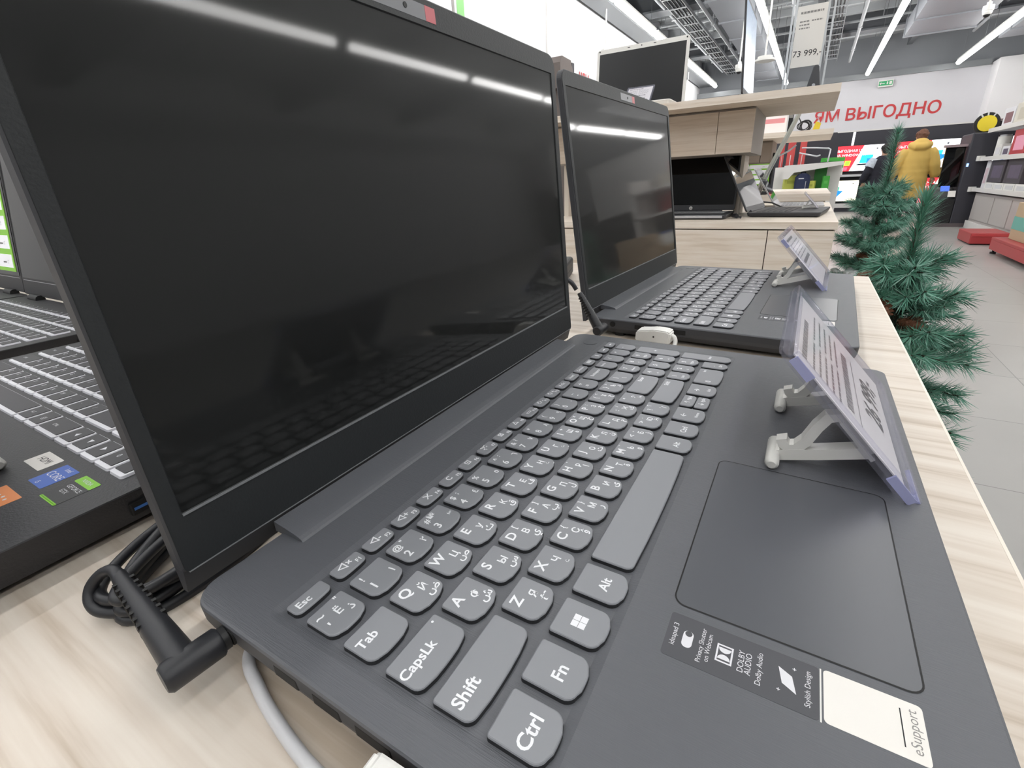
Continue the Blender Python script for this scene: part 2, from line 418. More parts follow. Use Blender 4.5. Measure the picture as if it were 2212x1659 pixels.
# ------------------------------------------------------------------ the grey notebook (built in its own frame: x right, y to the hinge, z up from the table)
BW, BD, DZ = .3592, .2425, .02
PH = 18.51
def key_outline(w, d, ins=0.):
    """x,y outline with rounded front corners and a slightly bowed front edge"""
    r, rb, bow = min(.0028, d*.33), .0011, .0009 if d > .009 else .0002
    P = rrect(0, w, 0, d, (r, r, rb, rb), 5, ins)
    Q = []
    for x, y in P:
        if y < d*.5: y -= bow * max(0, 1 - ((x - w/2) / (w/2)) ** 2)
        Q.append((x, y))
    # extra points along the bowed front
    k = 6; a, b = Q[5], Q[6]
    mid = [(a[0] + (b[0]-a[0])*i/5, a[1] - bow*(1 - ((a[0] + (b[0]-a[0])*i/5 - w/2)/(w/2))**2)) for i in range(1, 5)]
    return Q[:6] + mid + Q[6:]
KEY_BASE, KEY_TOP = -.0008, .0013
def key_mesh(w, d):
    m = MB()
    m.loops([[(x, y, z) for x, y in key_outline(w, d, i)] for i, z in ((-.0002, KEY_BASE), (-.0001, KEY_TOP-.0006), (.0001, KEY_TOP-.0002), (.0004, KEY_TOP))], cap0=False)
    return m
ROWB = {'n': 192.8, 'q': 174.25, 'a': 155.7, 'z': 137.15, 'b': 118.6, 'f': 203.7}
ROWH = {'n': 13.9, 'q': 13.5, 'a': 14.0, 'z': 13.6, 'b': 16.3, 'f': 6.9}
KEYS = []
def K(row, x, w, *leg, top=None, h=None): KEYS.append((x, top or ROWB[row], w, h or ROWH[row], leg))
# legends: (text, u across, v down from the back, size in mm)
def num(i, up, d, ar, up2=None):
    L = [(d, .25, .70, 5.0), (up, .22, .27, 4.0), (ar, .84, .70, 4.2)]
    if up2: L.append((up2, .47, .20, 3.6))
    K('n', 13.8 + PH*i, 15.3, *L)
K('f', 13.8, 14.6, ('Esc', .32, .55, 4.0))
for i, (g, x) in enumerate(zip(('◁×', '◁-', '◁+', '✕', 'C', '⊡', '✈', '⊠', '△', '▭', '☼-', '☼+'), (32.1, 48.1, 64.6, 81.2, 97.6, 113.8, 130.3, 146.6, 163, 179.4, 195.8, 212))):
    K('f', x, 13.3, (g, .42, .42, 4.2), ('F%d' % (i+1), .80, .72, 2.6))
for x, g in ((228.3, 'PrtSc'), (244.6, 'Insert')): K('f', x, 13.6, (g, .45, .5, 3.2))
K('f', 260.8, 14.8, ('Delete', .45, .5, 3.2))
for x, g in ((279.3, '▦▦'), (295.5, '▮'), (311.7, '▬'), (327.6, '▬')): K('f', x, 12.0, (g, .5, .5, 3.6))
K('n', 13.8, 15.0, ('~', .2, .27, 5), ("'", .2, .72, 5), ('Ё', .56, .5, 4.2), ('ذ', .8, .66, 4.2), ('"', .75, .15, 3.6))
for i, (u, d, a, u2) in enumerate((('!', '1', '١', None), ('@', '2', '٢', '"'), ('#', '3', '٣', '№'), ('$', '4', '٤', ';'), ('%', '5', '٥', None), ('^', '6', '٦', ':'), ('&', '7', '٧', '?'), ('*', '8', '٨', None), ('(', '9', '٩', None), (')', '0', '٠', None))): num(i+1, u, d, a, u2)
K('n', 13.8+PH*11, 15.3, ('_', .3, .3, 4.5), ('-', .3, .7, 4.5)); K('n', 13.8+PH*12, 15.3, ('+', .3, .3, 5), ('=', .3, .7, 5))
K('n', 253.7, 22.3, ('Backspace', .52, .42, 3.4))
def let(row, x0, s, ru, ar, ups=None):
    for i, c in enumerate(s):
        L = [(c, .28, .31, 5.6 if c.isalpha() else 4.6), (ru[i], .66, .57, 4.2), (ar[i], .74, .82, 4.4)]
        if ups and ups[i] != ' ': L.append((ups[i], .62, .17, 3.4))
        K(row, x0 + PH*i, 15.3, *L)
K('q', 13.7, 17.4, ('Tab', .29, .45, 4.6))
let('q', 34.24, 'QWERTYUIOP{}', 'ЙЦУКЕНГШЩЗХЪ', 'ضصثقفغعهخحجد', '       +×:<>')
K('q', 256.4, 18.8, ('|', .3, .3, 4.5), ('\\', .45, .75, 4.5))
K('a', 13.7, 23.5, ('CapsLk', .32, .5, 4.6), ('•', .87, .14, 3))
let('a', 40.64, 'ASDFGHJKL:"', 'ФЫВАПРОЛДЖЭ', 'شسيبلاتنمكط', '  [] `   /  ' [:11])
K('a', 243.9, 32.4, ('Enter', .72, .24, 3.6))
K('z', 13.7, 33.3, ('Shift', .2, .55, 5.4))
let('z', 50.53, 'ZXCVBNM<>?', 'ЯЧСМИТЬБЮ.', 'ئءؤرىةوزظ/', '  {}  `,.؟')
K('z', 236.8, 39.4, ('Shift', .78, .26, 3.8))
K('b', 13.7, 14.8, ('Ctrl', .42, .62, 5.6)); K('b', 32.1, 14.5, ('Fn', .45, .62, 5.2)); K('b', 50.4, 14.7, ('⊞', .5, .5, 8)); K('b', 69.0, 14.4, ('Alt', .5, .62, 4.6))
K('b', 87.1, 89.0); K('b', 178.9, 15.0, ('Alt', .45, .62, 4.2)); K('b', 197.4, 15.4, ('Ctrl', .45, .62, 4.2))
K('b', 216.4, 17.3, ('←', .4, .35, 5.0), ('Home', .55, .8, 2.6)); K('b', 236.9, 16.8, ('↑', .35, .5, 4.4), ('PgUp', .74, .5, 2.6), h=7.9); K('b', 236.9, 16.8, ('↓', .35, .5, 4.4), ('PgDn', .74, .5, 2.6), top=109.9, h=7.7)
K('b', 257.3, 17.6, ('→', .4, .35, 5.0), ('End', .55, .8, 2.6))
K('b', 278.4, 28.8, ('0', .15, .6, 5.0), ('Ins', .82, .25, 2.8)); K('b', 310.9, 11.8, ('.', .4, .45, 5.0), ('Del', .5, .8, 2.8))
NC = (279.2, 295.3, 311.3, 326.5); NW = 13.0
for r, ks in (('n', (('NumLk', ''), ('/', ''), ('*', ''), ('-', ''))), ('q', (('7', 'Home'), ('8', '↑'), ('9', 'PgUp'))), ('a', (('4', '←'), ('5', ''), ('6', '→'))), ('z', (('1', 'End'), ('2', '↓'), ('3', 'PgDn')))):
    for c, (a, b) in enumerate(ks):
        L = [(a, .35, .35, 4.6 if len(a) == 1 else 2.6)]
        if b: L.append((b, .42, .78, 2.6))
        K(r, NC[c], NW, *L)
K('q', 326.5, 12.6, ('+', .5, .45, 5), h=33.0); K('z', 326.5, 12.4, ('Enter', .5, .6, 2.8), h=35.2)

def deck_mesh():
    """upper shell with the shallow keyboard well"""
    o = lambda i: rrect(0, BW, 0, BD, (.008, .008, .011, .011), 8, i)
    w = lambda i: rrect(.0095, .3455, .0985, .2085, .003, 8, i)
    L = [[(x, y, .0095) for x, y in o(.0012)], [(x, y, .013) for x, y in o(.0003)], [(x, y, DZ-.0012) for x, y in o(0)], [(x, y, DZ-.0003) for x, y in o(.0004)], [(x, y, DZ) for x, y in o(.0012)],
         [(x, y, DZ) for x, y in w(0)], [(x, y, DZ-.0008) for x, y in w(.0035)]]
    return MB().loops(L, cap0=True, cap1=True)

def make_notebook(name, label, loc, rotz, lean):
    t = thing(name, label, 'laptop', loc, rotz)
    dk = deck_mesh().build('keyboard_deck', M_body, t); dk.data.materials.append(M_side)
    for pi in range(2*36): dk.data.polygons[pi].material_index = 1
    o = lambda i: rrect(0, BW, 0, BD, (.008, .008, .011, .011), 8, i)
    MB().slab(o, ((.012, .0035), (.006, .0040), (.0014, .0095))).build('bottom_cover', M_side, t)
    for (x, y) in ((.03, .025), (BW-.03, .025), (.03, BD-.03), (BW-.03, BD-.03)):
        MB().slab(lambda i: rrect(x-.022, x+.022, y-.006, y+.006, .005, 4, i), ((0, 0), (0, .0038))).build('rubber_foot', M_black, t)
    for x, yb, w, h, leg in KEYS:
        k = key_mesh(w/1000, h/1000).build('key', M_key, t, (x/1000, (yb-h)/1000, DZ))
        k.data.materials.append(M_keyshade)  # second slot carries the painted shade of the side walls
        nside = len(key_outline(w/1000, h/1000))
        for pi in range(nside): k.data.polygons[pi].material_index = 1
        if leg:
            m = MB()
            for s, u, v, sz in leg:
                if s == '⊞':
                    for i in (0, 1):
                        for j in (0, 1): m.box(.0047+.0025*i, .0070+.0025*i, .0058+.0025*j, .0081+.0025*j, KEY_TOP, KEY_TOP+.00005)
                    continue
                m.text(s, sz*1.06/1000, T(u*w/1000, (1-v)*h/1000, KEY_TOP+.00004), bold=.022)
            m.build('legend', M_leg, k)
    # touchpad
    tp = MB().slab(lambda i: rrect(.0813, .1823, .0172, .0855, .004, 6, i), ((0, DZ-.0004), (0, DZ+.00012), (.0002, DZ+.0002))).build('touchpad', M_pad, t)
    a = rrect(.0809, .1827, .0168, .0859, .0044, 6); b = rrect(.0814, .1822, .0173, .0854, .0039, 6)
    MB().loops([[(x, y, DZ+.00015) for x, y in a], [(x, y, DZ+.00023) for x, y in b]], False, False).build('seam', M_seam, tp)
    # power button
    MB().cyl((.3352, .2195, DZ-.001), (.3352, .2195, DZ+.0003), .0062, 28).build('power_button', M_pad, t)
    # feature sticker
    s = MB().slab(lambda i: rrect(.0602, .0772, .0425, .0848, .001, 4, i), ((0, DZ), (0, DZ+.00008))).build('feature_sticker', M_stk, t)
    z = DZ + .00012
    m = MB(); V = lambda x, y: frame((x, y, z), (1, 0, 0), (0, 1, 0))
    m.text('ideapad 3', .0023, V(.0690, .0824)); m.text('Privacy Shutter', .0021, V(.0687, .0741)); m.text('on Webcam', .0021, V(.0687, .0720))
    m.text('DOLBY', .0024, V(.0687, .0626)); m.text('AUDIO', .0024, V(.0687, .0606)); m.text('Dolby Audio', .0022, V(.0687, .0577)); m.text('Stylish Design', .0021, V(.0687, .0452))
    # shutter toggle, double-D badge, notebook pictogram
    pl = rrect(.0655, .0719, .0767, .0798, .0015, 6); m.add([(x, y, z) for x, y in pl], [tuple(range(len(pl)))])
    m.box(.0655, .0719, .0650, .0655, z-.00004, z); m.box(.0655, .0719, .0692, .0697, z-.00004, z); m.box(.0655, .0660, .0655, .0692, z-.00004, z); m.box(.0714, .0719, .0655, .0692, z-.00004, z)
    for sg, cx in ((1, .0666), (-1, .0708)):
        pts = [(cx, .0656)] + [(cx + sg*.0018*math.cos(q), .06735 + .0018*math.sin(q)) for q in [(-PI/2 + PI*i/10) for i in range(11)]] + [(cx, .0691)]
        m.add([(x, y, z) for x, y in (pts if sg > 0 else pts[::-1])], [tuple(range(len(pts)))])
    m.add([(.0652, .0480, z), (.0705, .0492, z), (.0724, .0528, z), (.0672, .0517, z)], [(0, 1, 2, 3)])
    for px, py in ((.0647, .0525), (.0733, .0487)): m.box(px-.0005, px+.0005, py-.0001, py+.0001, z-.00004, z).box(px-.0001, px+.0001, py-.0005, py+.0005, z-.00004, z)
    m.build('sticker_print', M_sktxt, s)
    c = MB().cyl((.0708, .07825, z), (.0708, .07825, z+.00004), .0011, 14); c.build('toggle_dot', M_stk, s)
    e = MB().slab(lambda i: rrect(.0606, .0774, .0186, .0414, .0012, 4, i), ((0, DZ), (0, DZ+.0001))).build('support_sticker', M_paper, t)
    MB().text('eSupport', .0034, frame((.0690, .0211, DZ+.00014), (1, 0, 0), (0, 1, 0))).build('sticker_print', M_inkg, e)
    MB().box(.0635, .0745, .0236, .0239, DZ+.00006, DZ+.00014).build('rule_line', M_ink, e)
    MB().box(.0602, .0772, .0419, .0423, DZ, DZ+.0001).build('divider_strip', M_white, t)
    # ports on the left side
    for y0, y1 in ((.1805, .1925), (.1610, .1735), (.1405, .1550)):
        MB().box(.0000, .004, y0, y1, .0118, .0168, .0006).build('side_port', M_seam, t)
    MB().cyl((.003, .2165, .0145), (-.0003, .2165, .0145), .003, 14).build('power_socket', M_seam, t)
    # hinge bar
    m = MB(); pts = [(.2287, -.001), (.2285, .0001), (.2292, .0010), (.2310, .0018), (.2345, .0025), (.2400, .0032), (.2466, .0040), (.2472, .0038), (.2472, -.001)]
    m.loops([[(x, y, DZ+zz) for y, zz in pts] for x in (.0390, .3225)])
    m.build('hinge_bar', M_body, t)
    # lid: origin on the lower edge of the display, front face in the plane y = 0
    lid = MB()
    o = lambda i: rrect(.0028, .3570, -.0225, .2075, (.002, .002, .010, .010), 8, i)
    L = [[(x, 0, h) for x, h in o(.0011)], [(x, .0006, h) for x, h in o(.0002)], [(x, .0052, h) for x, h in o(0)], [(x, .0068, h) for x, h in o(.0018)]]
    lid.loops([l[::-1] for l in L], cap0=False)
    # chin that drops behind the base
    lid.loops([[(x, y, h) for y, h in ((.0002, -.0205), (.0042, -.0330), (.0075, -.0330), (.0075, -.0150))] for x in (.0034, .3564)])
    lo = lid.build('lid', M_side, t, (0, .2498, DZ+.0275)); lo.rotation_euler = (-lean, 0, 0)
    fr = MB(); a = rrect(.0039, .3559, -.0225, .2064, (.002, .002, .009, .009), 8); b = rrect(.0092, .3494, 0, .1936, .0006, 8); b2 = rrect(.0097, .3489, .0006, .1931, .0005, 8)
    fr.loops([[(x, -.0003, h) for x, h in a], [(x, -.0004, h) for x, h in b], [(x, .0003, h) for x, h in b2]], False, False)
    fr.f = [q[::-1] for q in fr.f]
    fr.build('bezel', M_bezel, lo)
    MB().box(.0050, .3548, -.0005, .0004, -.0229, -.0224).build('chin_line', mat('bevel highlight edge', '#77797c', .35) if 'bevel highlight edge' not in bpy.data.materials else bpy.data.materials['bevel highlight edge'], lo)
    MB().box(.0094, .3492, -.0009, -.0003, -.0004, .0004).build('display_lip', bpy.data.materials['bevel highlight edge'], lo)
    MB().box(.0090, .3496, .0004, .0012, -.0003, .1939).build('display', M_screen, lo)
    w = MB().box(.1560, .2040, -.0005, -.0003, .1962, .2036).build('webcam_sticker', mat('smoky film', '#74757a', .3) if 'smoky film' not in bpy.data.materials else bpy.data.materials['smoky film'], lo)
    MB().box(.1955, .2040, -.0006, -.0005, .1962, .2036).build('red_tab', mat('faded red film', '#c9666c', .4) if 'faded red film' not in bpy.data.materials else bpy.data.materials['faded red film'], w)
    m = MB().cyl((.1795, -.0008, .2000), (.1795, -.0004, .2000), .0014, 16); m.build('webcam', M_black, lo)
    return t
NB1 = make_notebook('open_notebook', 'large dark grey open notebook in the foreground, black screen and Latin-Cyrillic-Arabic keys', (0, 0, DT), 0, R(3.99))
NB2 = copy_tree(NB1)
NB2.location = (.4090, .0115, DT); NB2.rotation_euler = (0, 0, R(-2.4))
NB2['label'] = 'second dark grey open notebook, right behind the foreground one on the same table'
for c in kids(NB2):
    if c.name.startswith('lid'): c.rotation_euler = (-R(7.8), 0, 0); c.scale = (1, 1, 1.034)
for o in (NB1, NB2): o['group'] = 'two matching grey notebooks'

# ------------------------------------------------------------------ gaming notebooks with white-edged keys
M_gbody = mat('matt black plastic', '#29292c', .45, bump=.2, bscale=800)
M_gkey = mat('dark keycap', '#3a393d', .45)
M_gside = mat('white keycap skirt', '#e8e8ee', .3)
GK = []
def gk(row, x, w, *leg):
    GK.append((x, row, w, leg))
P2 = 18.7
GX0 = 13.0
for i in range(16): gk(5, GX0 + 16.3*i, 14.2)
for i, c in enumerate('`1234567890-='): gk(4, GX0 + P2*i, 17, (c, .3, .35))
gk(4, GX0 + P2*13, 22)
gk(3, GX0, 26, ('TAB', .3, .35))
for i, c in enumerate('QWERTYUIOP[]'): gk(3, GX0 + P2*1.5 + P2*i, 17, (c, .3, .32))
gk(3, GX0+P2*13.5, 12.8, ('\\', .4, .4))
gk(2, GX0, 31, ('CAPS', .3, .4))
for i, c in enumerate("ASDFGHJKL;'"): gk(2, GX0 + P2*1.75 + P2*i, 17, (c, .3, .32))
gk(2, GX0 + P2*12.75, 27)
gk(1, GX0, 40, ('SHIFT', .3, .4))
for i, c in enumerate('ZXCVBNM,./'): gk(1, GX0 + P2*2.25 + P2*i, 17, (c, .3, .32))
gk(1, GX0 + P2*12.25, 36)
for i, (c, w) in enumerate((('CTRL', 20), ('FN', 17), ('⊞', 17), ('ALT', 17))): gk(0, GX0 + (0, 22, 41, 60)[i], w, (c, .4, .45))
gk(0, 92, 94); gk(0, 188, 17, ('ALT', .4, .45)); gk(0, 207, 17, ('▤', .5, .5)); gk(0, 226, 31, ('CTRL', .35, .5))
for i, c in enumerate('◀▼▶'): gk(0, 259 + 19*i, 17, (c, .5, .45))
gk(0, 316, 17, ('0', .4, .4)); gk(0, 335, 14, ('.', .4, .4))
for r in range(1, 5):
    for c in range(4): gk(r, 282 + 17.4*c, 15.4, (('1', '2', '3', '+'), ('4', '5', '6', '+'), ('7', '8', '9', '-'), ('NUM', '/', '*', '-'))[r-1][c:c+1] and ((('1', '2', '3', '+'), ('4', '5', '6', '+'), ('7', '8', '9', '-'), ('N', '/', '*', '-'))[r-1][c], .35, .35))
def make_gamer(label, loc, rotz, lean, GWD=.366, GDP=.256, scale=1.0):
    t = thing('gaming_notebook', label, 'laptop', loc, rotz)
    o = lambda i: rrect(0, GWD, 0, GDP, .006, 5, i)
    MB().slab(o, ((.010, .002), (.003, .005), (.0015, .012), (0, .022), (.0004, .0226))).build('base', M_gbody, t)
    Z = .0226; s = GWD/.366
    for x, row, w, leg in GK:
        d = 9.5 if row == 5 else 16.2
        y = .1135 + row*.0208
        w_ = w*s/1000; x_ = x*s/1000
        k = MB().loops([[(px, py, pz) for px, py in rrect(0, w_, 0, d/1000, .0016, 3, i)] for i, pz in ((-.0003, 0), (.0001, .0014))], cap0=False).build('key', M_gside, t, (x_, y, Z))
        m = MB().loops([[(px, py, pz) for px, py in rrect(0, w_-.0012, .0022, d/1000, .0012, 3, i)] for i, pz in ((.0004, .0013), (.0005, .0018))], cap0=False)
        m.build('keycap', M_gkey, k)
        if leg:
            g = MB()
            for c, u, v in leg if isinstance(leg[0], tuple) else ():
                g.text(c, .0042 if len(c) == 1 else .0028, T(u*w_, (1-v)*d/1000, .00186))
            if g.v: g.build('legend', M_leg, k)
    MB().slab(lambda i: rrect(.115*s, .225*s, .012, .090, .004, 4, i), ((0, Z), (.0003, Z+.0002))).build('touchpad', M_gkey, t)
    for hx in (.04, GWD-.075): MB().tube([(hx, GDP-.006, Z+.001), (hx+.035, GDP-.006, Z+.001)], .006, 10).build('hinge', M_black, t)
    lo = MB().loops([[(x, y, z) for x, z in rrect(.002, GWD-.002, .004, .232, (.002, .002, .006, .006), 5, i)][::-1] for i, y in ((.0008, 0), (0, .001), (0, .006), (.002, .0075))]).build('lid', M_gbody, t, (0, GDP-.004, Z))
    lo.rotation_euler = (-lean, 0, 0)
    MB().box(.008, GWD-.008, -.0006, .0002, .030, .224).build('display', M_gloss, lo)
    MB().box(.010, GWD-.010, -.0007, .0001, .0262, .0268).build('chin_line', M_alu, lo)
    return t, lo
M_usb = mat('blue port tongue', '#3f6fb4', .4)
def side_ports(t, GWD, ys, blue):
    for y in ys:
        p = MB().box(GWD-.004, GWD+.0004, y, y+.0135, .009, .0165, .0008).build('usb_port', M_seam, t)
        if blue: MB().box(GWD-.003, GWD+.0007, y+.0015, y+.012, .0122, .0136).build('port_tongue', M_usb, p)
GA, la = make_gamer('black gaming notebook with white-edged keys and colourful palm-rest stickers, behind the main screen', (-.0905, .7015, DT), R(-90), R(8))
side_ports(GA, .366, (.108,), True)
# stickers of the first gaming notebook (own frame: x along the front edge, y toward the screen)
def g2(xw, yw): return (.7015 - yw, xw + .0905)          # world to notebook frame
def stick(name, xw0, xw1, yw0, yw1, m, parent=GA):
    (a, b), (c, d) = g2(xw0, yw0), g2(xw1, yw1)
    return MB().slab(lambda i: rrect(min(a, c), max(a, c), min(b, d), max(b, d), .0008, 3, i), ((0, .0226), (0, .0227))).build(name, m, parent)
def st(o, s, size, xw, yw, m):
    x, y = g2(xw, yw); MB().text(s, size, T(x, y, .02276)).build('sticker_print', m, o)
KZ = .957   # the deck stands 3 mm above the grey notebooks
s = stick('port_sticker', .0050, .0165, .4055, .4275, M_paper); st(s, 'HDMI', .0052, .0112, .4165, M_ink)
s = stick('processor_sticker', -.0010, .0155, .3815, .3985, mat('processor blue', '#3b62b8', .45))
st(s, 'CORE', .0056, .0075, .3900, M_sktxt); st(s, 'intel', .0034, .0132, .3890, M_sktxt); st(s, 'i5', .0032, .0010, .3915, M_sktxt)
s = stick('graphics_sticker', -.0035, .0158, .3560, .3745, mat('graphics black', '#232326', .45))
st(s, 'GEFORCE', .0032, .0075, .3652, M_sktxt); st(s, 'GTX', .0032, .0040, .3672, M_sktxt)
q = stick('green_block', .0105, .0158, .3562, .3743, mat('graphics green', '#84c92e', .45), s); q.parent = s; st2 = MB().text('NVIDIA', .003, T(*g2(.0131, .3652), .02284)).build('sticker_print', M_sktxt, s)
for v in q.data.vertices: v.co.z += .00006
q2 = stick('green_bar', -.0034, -.0020, .3562, .3743, bpy.data.materials['graphics green'], s)
for v in q2.data.vertices: v.co.z += .00006
s = stick('orange_sticker', -.0250, -.0080, .3800, .4030, mat('orange film', '#e08a4e', .45))
for px, py, pr in ((-.0165, .393, .0032), (-.0185, .388, .0022), (-.0130, .386, .0008), (-.0125, .390, .0008), (-.0130, .394, .0008)):
    gx, gy = g2(px, py); MB().cyl((gx, gy, .0227), (gx, gy, .02275), pr, 12).build('sticker_dot', M_sktxt, s)

GB, lb = make_gamer('black gaming notebook with white-edged keys and dark screen, left of the stickered one', (-.058, 1.128, DT), R(-90), R(9.4), .384, .256)
side_ports(GB, .384, (.19, .21, .23), False)
GC, lc = make_gamer('black gaming notebook at the far left edge showing a green spec sheet', (-.055, 1.521, DT), R(-90), R(9), .384, .256)
M_lime = mat('lime spec sheet', '#86c440', .5, emit=.25)
def spec_sheet(lid, x0, x1, z0, z1, n):
    sh = MB().box(x0, x1, -.0012, -.0006, z0, z1).build('spec_sheet', M_lime, lid)
    h = (z1-z0)/n
    for i in range(n):
        b = MB().box(x0+.004, x1-.006, -.0015, -.0012, z0+h*i+.006, z0+h*i+h-.003).build('spec_box', mat('spec box white', '#f0f0f4', .5, emit=.3) if 'spec box white' not in bpy.data.materials else bpy.data.materials['spec box white'], sh)
        MB().text('▬▬  C', .008, frame((x1-.035, -.0017, z0+h*i+h*.5), (1, 0, 0), (0, 0, 1))).build('spec_print', M_inkg, b)
spec_sheet(lc, .20, .366, .036, .215, 6)

# ================================================================== things on the near table
DK = DT + .02
LEAN = R(42.5)
def price_holder(name, label, loc, rotz, price, group='clear price tag holders', w=.140, h=.088, legs=True, blue=True, full=True):
    """clear holder leaning back on two T-footed arms; origin at its lower left corner, on the surface it stands on"""
    t = thing(name, label, 'price tag', loc, rotz, group)
    F = frame((0, 0, .0012), (1, 0, 0), (0, math.sin(LEAN), math.cos(LEAN)))     # local z points to the front
    rr = lambda x0, x1, y0, y1, r: (lambda i: rrect(x0, x1, y0, y1, r, 5, i))
    MB().slab(rr(0, w, 0, h, .006), ((.0006, -.0062), (0, -.0056), (0, -.0044), (.0004, -.0040)), M=F).build('back_plate', M_acr, t)
    MB().slab(rr(.002, w-.002, .002, h-.002, .005), ((0, -.0010), (0, .0004), (.0008, .0010)), M=F).build('front_plate', M_acr, t)
    m = MB()
    for a, b, c, d in ((0, w, 0, .005), (0, w, h-.005, h), (0, .005, .005, h-.005), (w-.005, w, .005, h-.005)): m.box(a, b, c, d, -.0040, .0006, .0008, F)
    m.build('rim', M_acr, t)
    if blue:
        for x0, x1, y0, y1 in ((-.0006, .0006, .002, .016), (-.0006, .0006, h-.018, h-.006), (.002, .030, -.0006, .0006)): MB().box(x0, x1, y0, y1, -.0046, -.0006, 0, F).build('tinted_edge', M_blue, t)
    p = MB().box(.006, w-.006, .006, h-.006, -.0028, -.0022, 0, F).build('price_paper', M_paper, t)
    G = F @ T(0, 0, -.0020)
    if price:
        m = MB(); m.text(price, h*.22, G @ T(w*.57, h*.22, 0), bold=.02); m.build('price_print', M_ink, p)
    if full:
        m = MB(); r2 = random.Random(3)
        def bar_line(y, hh, x0, x1):
            x = x0
            while x < x1:
                q = r2.uniform(.002, .007); m.box(x, min(x+q, x1), y-hh/2, y+hh/2, -.00003, .00003, 0, G); x += q + .0015
        bar_line(h*.47, .0048, w*.16, w*.76); bar_line(h*.86, .0034, w*.12, w*.60)
        for k in range(5): bar_line(h*(.56+.055*k), .0012, w*.12, w*.42); bar_line(h*(.56+.055*k), .0012, w*.47, w*.82)
        m.box(w*.12, w*.80, h*.385, h*.389, -.00003, .00003, 0, G); m.build('small_print', M_inkg, p)
    if legs:
        for x in (w*.11, w*.60):
            L = MB()
            a = [(x, .0205, .0145), (x, .040, .0085), (x, .0585, .0034)]
            sec = lambda p, n, hw, hh: [(p[0]-hw, p[1]-n[0]*hh, p[2]-n[1]*hh), (p[0]+hw, p[1]-n[0]*hh, p[2]-n[1]*hh), (p[0]+hw, p[1]+n[0]*hh, p[2]+n[1]*hh), (p[0]-hw, p[1]+n[0]*hh, p[2]+n[1]*hh)]
            L.loops([sec(q, (.28, .96), .0036, .0028) for q in a])
            L.tube([(x-.0135, .0585, .0032), (x-.012, .0585, .0034), (x+.012, .0585, .0034), (x+.0135, .0585, .0032)], [.002, .0033, .0033, .002], 12)
            path = [(.0200, .0140), (.0270, .0230), (.0335, .0300), (.0385, .0285), (.0420, .0225), (.0455, .0140), (.0490, .0095), (.0525, .0085), (.0550, .0105), (.0560, .0130)]
            S = []
            for i, (y, z) in enumerate(path):
                y0, z0 = path[max(i-1, 0)]; y1, z1 = path[min(i+1, len(path)-1)]; l = math.hypot(y1-y0, z1-z0)
                S.append(sec((x, y, z), (-(z1-z0)/l, (y1-y0)/l), .0034, .0024))
            L.loops(S, smooth=False)
            L.box(x-.0045, x+.0045, .020, .042, -.0075, -.0055, 0, F)
            L.build('support_arm', M_stand, t)
    return t
price_holder('price_holder', 'clear price tag holder standing on the foreground notebook, its price facing the viewer\'s right', (.1812, .0040, DK), 0, '26 999,-')
price_holder('price_holder', 'clear price tag holder standing on the second notebook, seen almost edge-on', (.6350, .0310, DK), R(-2.4), '')
# milky T-foot of a holder standing on the stickered gaming notebook
ft = price_holder('price_holder', 'price holder on the stickered gaming notebook, only its milky T-foot in view', (-.063, .522, DT+.0227), R(-90), '')

# charger of the foreground notebook
def plug(label, loc, rotz, boot_to):
    """angled barrel plug; frame: tip at origin pointing to +x, cable boot toward boot_to"""
    t = thing('charger_plug', label, 'power plug', loc, rotz, 'angled charger plugs')
    MB().tube([(-.0002, 0, 0), (-.0028, 0, 0)], .0042, 18).build('collar', M_black, t)
    MB().tube([(-.0022, 0, 0), (-.0030, 0, 0), (-.0185, 0, 0), (-.0198, 0, 0)], [.0046, .0053, .0053, .0042], 20).build('barrel', M_cable, t)
    d = Vector(boot_to); L = d.length; d.normalize()
    s = Vector((-.0135, 0, 0)); n = 14
    B = MB().tube([s, s + d*.10*L, s + d*.3*L, s + d*.9*L, s + d*L], [.0054, .0052, .0048, .0030, .0026], 14)
    sd = d.cross(Vector((0, 0, 1))).normalized()
    B.build('strain_relief', M_cable, t)
    m = MB()
    for i in range(8):
        q = .42 + .065*i; c = s + d*q*L; r = .0050 - .0024*q
        for sg in (-1, 1):
            m.box(-.0007, .0007, -.0007, .0012, -r*.8, r*.75, 0, frame(c + sd*sg*r*.80, d, sd*sg))
    m.build('relief_slot', M_seam, t)
    return t
plug('black angled charger plug in the foreground notebook\'s left side', (0, .2190, DK-.0062), R(-6), (.0, .0615, .0045))
cab = MB()
def ring(cx, cy, a, b, rot, z, n=64, a0=0., a1=2*PI, zz=0.):
    P = []
    for i in range(n+1):
        q = a0 + (a1-a0)*i/n; x, y = a*math.cos(q), b*math.sin(q)
        P.append((cx + x*math.cos(rot) - y*math.sin(rot), cy + x*math.sin(rot) + y*math.cos(rot), z + zz*math.sin(q*1.0)))
    return P
cab.tube(spline([(-.0075, .2795, DK-.0015), (-.0072, .2850, DK-.0008), (-.0095, .2905, DK-.0030), (-.0135, .2930, DK-.0075), (-.0160, .2905, DK-.0125), (-.0148, .2840, DK-.0150), (-.0080, .2765, DK-.0165), (.004, .273, DK-.0165), (.02, .277, DK-.0165)]), .0023, 12)
for k, (a, b, dx, dy, rot, z) in enumerate(((.060, .019, .046, .292, .28, .0024), (.064, .016, .048, .300, .40, .0062), (.058, .023, .044, .297, .20, .0090), (.066, .017, .052, .305, .46, .0118), (.056, .013, .042, .291, .30, .0128))):
    cab.tube(ring(dx, dy, a, b, rot, DT+z, zz=.0012)[:-1] + ring(dx, dy, a, b, rot, DT+z, zz=.0012)[:1], .0023, 10)
cab.tube(spline([(.085, .32, DT+.004), (.2, .36, DT+.0026), (.35, .47, DT+.0026)]), .0023, 8)
